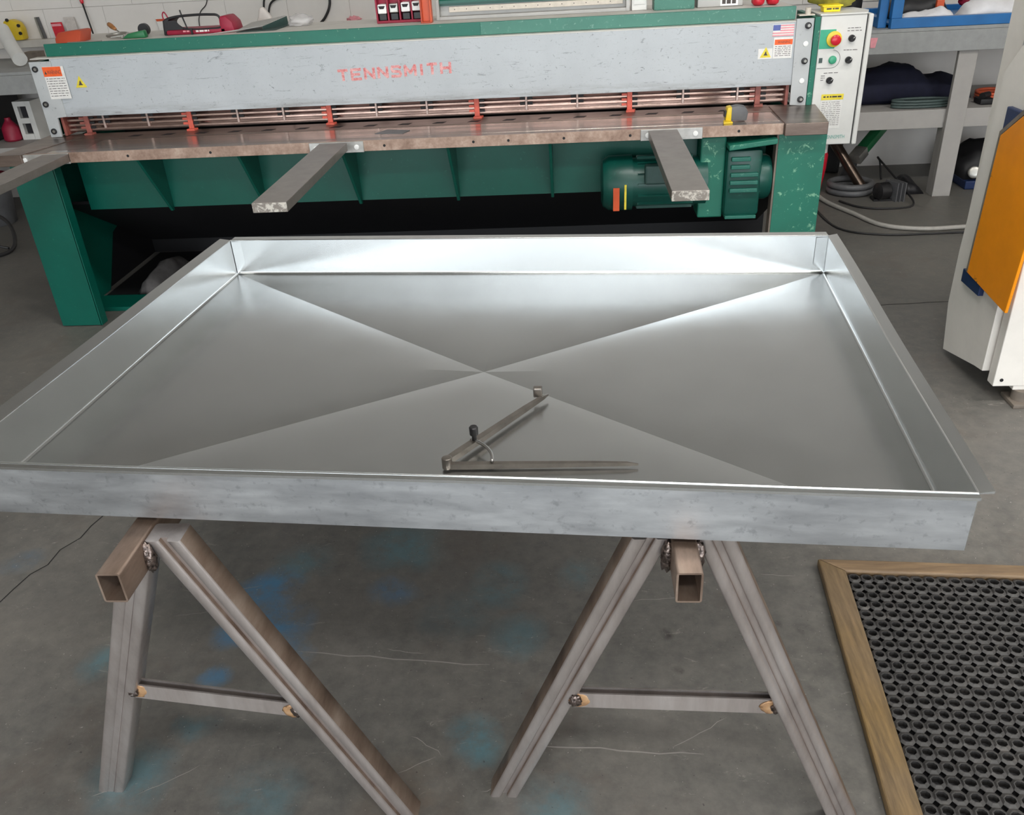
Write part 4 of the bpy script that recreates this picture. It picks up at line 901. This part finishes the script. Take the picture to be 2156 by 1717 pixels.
solo('black_pump', MB().blob((3.94, 1.95, .97), (.075, .09, .046), 6, .15, 2, 3, .9225, .8)  .cyl((3.955, 1.92, .95), (3.955, 1.92, 1.12), .06, n=18, bev=.01), 'near_black', (4.0, 1.93, .922), 'black machine part on the bench between control box and blue rack', 'machine part', smooth=40)
solo('red_clip', MB().prism([(3.985, 1.57, .835), (4.01, 1.57, .835), (4.018, 1.57, .885), (3.98, 1.57, .885)], (0, .0045, 0)), 'sticker_pink', (4.0, 1.572, .83), 'faded red clip tag on the bench front board', 'tag')
# floor under the bench
fe = thing('red_flask', (3.86, 1.80, 0), 'red tapered flask with white neck standing behind the green shear leg', 'flask')
obj('flask_body', MB().lathe((3.862, 1.80, 0), (-.02, 0, 1), [(0, .012), (.02, .020), (.14, .038), (.22, .042), (.235, .036)], 20), 'red_plastic', fe, 40)
obj('flask_neck', MB().lathe((3.857, 1.80, .235), (.05, 0, 1), [(0, .036), (.05, .034), (.12, .028), (.14, .02)], 16), 'white_paint', fe, 40)
gs = thing('green_sander', (4.3, 2.0, .0), 'green and silver power tool leaning under the workbench', 'power tool')
obj('sander_body', MB().bar((4.15, 1.98, .19), (4.37, 2.20, .345), .07, .055, .012), 'tool_green', gs, 40)
obj('sander_collar', MB().bar((4.10, 1.93, .15), (4.16, 1.985, .195), .074, .060, .004), 'alu', gs, 40)
obj('sander_base', MB().prism([(4.02, 1.95, .0015), (4.12, 1.95, .0015), (4.13, 1.95, .15), (4.07, 1.95, .17)], (0, .05, 0), .004), 'black_plastic', gs)
solo('dark_pipe', MB().cyl((4.10, 1.72, .035), (3.93, 1.92, .31), .030, n=18), 'dark_tube', (4.1, 1.72, 0), 'dark shiny pipe leaning behind the control box', 'pipe', smooth=40)
solo('black_case', MB().bar((4.02, 2.24, .002), (4.06, 2.31, .34), .16, .05, .006), 'near_black', (4.03, 2.25, 0), 'black tool case leaning behind the green power tool', 'case')
hs = MB()
for i in range(2): hs.tube([(4.04 + .12 * math.cos(a / 8 * math.pi), 1.75 + .11 * math.sin(a / 8 * math.pi), .02 + i * .036) for a in range(16)], .018, 10, True, 2)
solo('vacuum_hose', hs, 'grey_plastic', (4.03, 1.72, 0), 'coiled grey vacuum hose on the floor under the bench', 'hose', smooth=True)
solo('power_cable', MB().tube([(3.93, 1.56, .007), (4.0, 1.43, .007), (4.12, 1.38, .007), (4.30, 1.42, .007), (4.31, 1.62, .05), (4.26, 1.96, .14), (4.275, 1.985, .12), (4.30, 1.99, .007)], .006, 8), 'cord_black', (4.1, 1.6, 0), 'black cable bent up over the floor clutter', 'cable', smooth=True)
mc = thing('motor_unit', (4.2, 1.6, 0), 'small black motor unit with fins on the floor under the bench', 'motor')
obj('unit_body', MB().lathe((4.13, 1.55, .055), (1, .3, 0), [(0, .035), (.01, .05), (.07, .05), (.08, .04)], 18), 'black_plastic', mc, 40)
for i in range(3): obj('unit_fin', MB().bar((4.215 + i * .022, 1.56, .055), (4.222 + i * .022, 1.563, .055), .10, .11), 'grey_plastic', mc)
obj('unit_foot', MB().box(4.12, 4.27, 1.54, 1.62, 0, .012), 'black_plastic', mc)
solo('dark_cloth', MB().mound([(4.335, .03), (4.36, .07), (4.40, .06), (4.445, .02)], 1.66, 1.92, .001, 9, .012), 'black_bag', (4.38, 1.75, 0), 'crumpled dark cloth beside the black motor unit', 'cloth', smooth=True)
solo('wood_offcut', MB().box(4.03, 4.17, 1.90, 1.94, .0, .045, .002), 'pale_card', (4.1, 1.88, 0), 'pale wood offcut on the floor behind the grey hose', 'offcut')
bb = thing('blue_tote', (4.86, 1.9, 0), 'dark blue tote with black fittings under the bench', 'tote')
obj('tote_base', MB().box(4.70, 5.05, 1.72, 2.1, 0, .05, .006), 'press_blue', bb)
obj('tote_fill', MB().mound([(4.70, .16), (4.78, .24), (4.9, .23), (5.05, .2)], 1.76, 2.1, .05, 3, .014), 'near_black', bb, True)
for x in (4.74, 4.90): obj('round_fitting', MB().lathe((x, 1.73, .10), (-.3, -1, .3), [(0, .03), (.012, .035), (.016, .03), (.016, .012)], 18), 'alu', bb, 40)
# floor hoses
solo('white_hose', MB().tube([(3.82, 1.75, .013), (3.85, 1.52, .012), (3.93, 1.30, .012), (4.02, 1.07, .012), (4.20, .985, .012), (4.45, 1.0, .012), (5.2, 1.08, .012)], .012, 10), 'hose_white', (4.0, 1.1, 0), 'pale hose curving over the floor toward the white machine', 'hose', smooth=True)
solo('black_cable', MB().tube([(3.80, 1.9, .006), (3.76, 1.45, .006), (3.79, 1.06, .006), (3.98, .93, .006), (4.3, .925, .006), (5.2, .96, .006)], .0055, 8), 'cord_black', (4.0, .95, 0), 'thin black cable running along the floor beside the pale hose', 'cable', smooth=True)

# ------------------------------------------------------------------ white and orange press
pr = thing('press_brake', (4.2, -.6, 0), 'white metalworking machine with an orange side guard', 'machine')
U = 3.76
obj('side_panel', MB().prism([(U, -.445, .20), (U, -.445, .40), (U, -.46, .60), (U, -.492, 1.018), (U, -.60, 1.13), (U, -.80, 1.32), (U, -.80, .095), (U, -.74, .085), (U, -.483, .027)], (.03, 0, 0), .002), 'press_white', pr)
obj('inner_plate', MB().box(U + .035, U + .055, -.84, -.50, .09, 1.25), 'bench_grey', pr)
obj('front_panel', MB().box(3.776, 4.30, -.86, -.815, .066, 1.25, .003), 'press_white', pr)
obj('panel_hole', MB().cyl((3.80, -.862, .09), (3.80, -.8595, .09), .006, n=14), 'near_black', pr)
obj('rear_body', MB().box(3.83, 4.30, -.81, -.30, .12, 1.25, .003), 'press_white', pr)
og = obj('side_guard', MB().prism([(3.738, -.585, .372), (3.738, -.893, .349), (3.738, -.915, .60), (3.738, -.94, 1.0), (3.738, -.78, .965), (3.738, -.605, .842)], (.010, 0, 0), .002), 'press_orange', pr)
obj('guard_edge', MB().prism([(3.7385, -.583, .372), (3.7385, -.603, .842), (3.7385, -.778, .968), (3.7385, -.772, .982), (3.7385, -.594, .852), (3.7385, -.574, .372)], (.012, 0, 0)), 'wood_grey', og)
obj('blue_block', MB().box(3.742, 3.76, -.69, -.545, .325, .372, .002), 'press_blue', pr)
obj('blue_block', MB().box(3.742, 3.76, -.80, -.60, .86, .93, .003), 'press_blue', pr)
ft = obj('machine_foot', MB().box(3.84, 3.93, -.90, -.80, .0, .014, .002).cyl((3.88, -.85, .014), (3.88, -.85, .05), .03, n=16), 'wood_grey', pr, 40)
obj('foot_post', MB().box(3.845, 3.90, -.858, -.80, .05, .12, .002), 'press_white', ft)
obj('rear_foot', MB().cyl((4.2, -.4, 0), (4.2, -.4, .12), .03, n=16), 'wood_grey', pr, 40)

# ------------------------------------------------------------------ framed rubber mat
ya = R(-4.3); ex, ey = Vector((math.cos(ya), math.sin(ya) * .75, 0)).normalized(), Vector((.0705, 1, 0)).normalized()
O = Vector((2.996, -1.702, 0))
fw_ = thing('mat_frame', O, 'low wooden border frame around the black rubber mat', 'frame')
def fp(a, b_, z=0): return O + ex * a - ey * b_ + Vector((0, 0, z))
LU, LV, BW = 1.05, 1.45, .062
obj('frame_rail', MB().prism([fp(0, 0), fp(BW, .045), fp(BW, LV - .045), fp(0, LV)], (0, 0, .022), .004), 'frame_wood', fw_)
obj('frame_rail', MB().prism([fp(0, 0), fp(LU, 0), fp(LU - BW, .045), fp(BW, .045)], (0, 0, .022), .004), 'frame_wood_cross', fw_)
obj('frame_rail', MB().prism([fp(LU, 0), fp(LU, LV), fp(LU - BW, LV - .045), fp(LU - BW, .045)], (0, 0, .022), .004), 'frame_wood', fw_)
obj('frame_rail', MB().prism([fp(0, LV), fp(BW, LV - .045), fp(LU - BW, LV - .045), fp(LU, LV)], (0, 0, .022), .004), 'frame_wood_cross', fw_)
mt = thing('rubber_mat', O, 'black rubber drainage mat full of holes inside the wooden frame', 'mat')
S = .0305; zt, zb = .016, .002; m = MB(); rr = random.Random(5)
nu, nv = int((LU - 2 * BW) / S), int((LV - .092) / (S * 1.08))
verts, faces = [], []
for j in range(nv):
    for i in range(nu):
        a0 = BW + .002 + i * S; b0 = .047 + j * S * 1.08
        if a0 + S > LU - BW: continue
        cx_, cy_ = a0 + S / 2, b0 + S * .54; k0 = len(verts)
        hx, hy = S / 2, S * .54; r0, r1 = .0108 * rr.uniform(.92, 1.08), .0096 * rr.uniform(.9, 1.1)
        dz = rr.uniform(-.0012, .0012)
        ch_ = .52
        outer = [(cx_ + hx * t[0], cy_ + hy * t[1]) for t in ((1, -ch_), (1, ch_), (ch_, 1), (-ch_, 1), (-1, ch_), (-1, -ch_), (-ch_, -1), (ch_, -1))]
        ring_ = [(cx_ + (r0 + .0022) * math.cos(R(45 * q - 22.5)), cy_ + (r1 + .0022) * math.sin(R(45 * q - 22.5))) for q in range(8)]
        hole = [(cx_ + r0 * math.cos(R(45 * q - 22.5)), cy_ + r1 * math.sin(R(45 * q - 22.5))) for q in range(8)]
        verts += [fp(x, y, zt - .003) for x, y in outer] + [fp(x, y, zt + dz) for x, y in ring_] + [fp(x, y, zt + dz) for x, y in hole] + [fp(x, y, zb) for x, y in hole]
        for q in range(8):
            n = (q + 1) % 8
            for l0 in (0, 8, 16): faces.append((k0 + l0 + q, k0 + l0 + n, k0 + l0 + 8 + n, k0 + l0 + 8 + q))
m.poly(verts, faces)
obj('honeycomb_top', m, 'rubber', mt, kind='stuff')
obj('mat_base', MB().prism([fp(BW + .001, .046), fp(LU - BW - .001, .046), fp(LU - BW - .001, LV - .046), fp(BW + .001, LV - .046)], (0, 0, .0018)), 'near_black', mt)
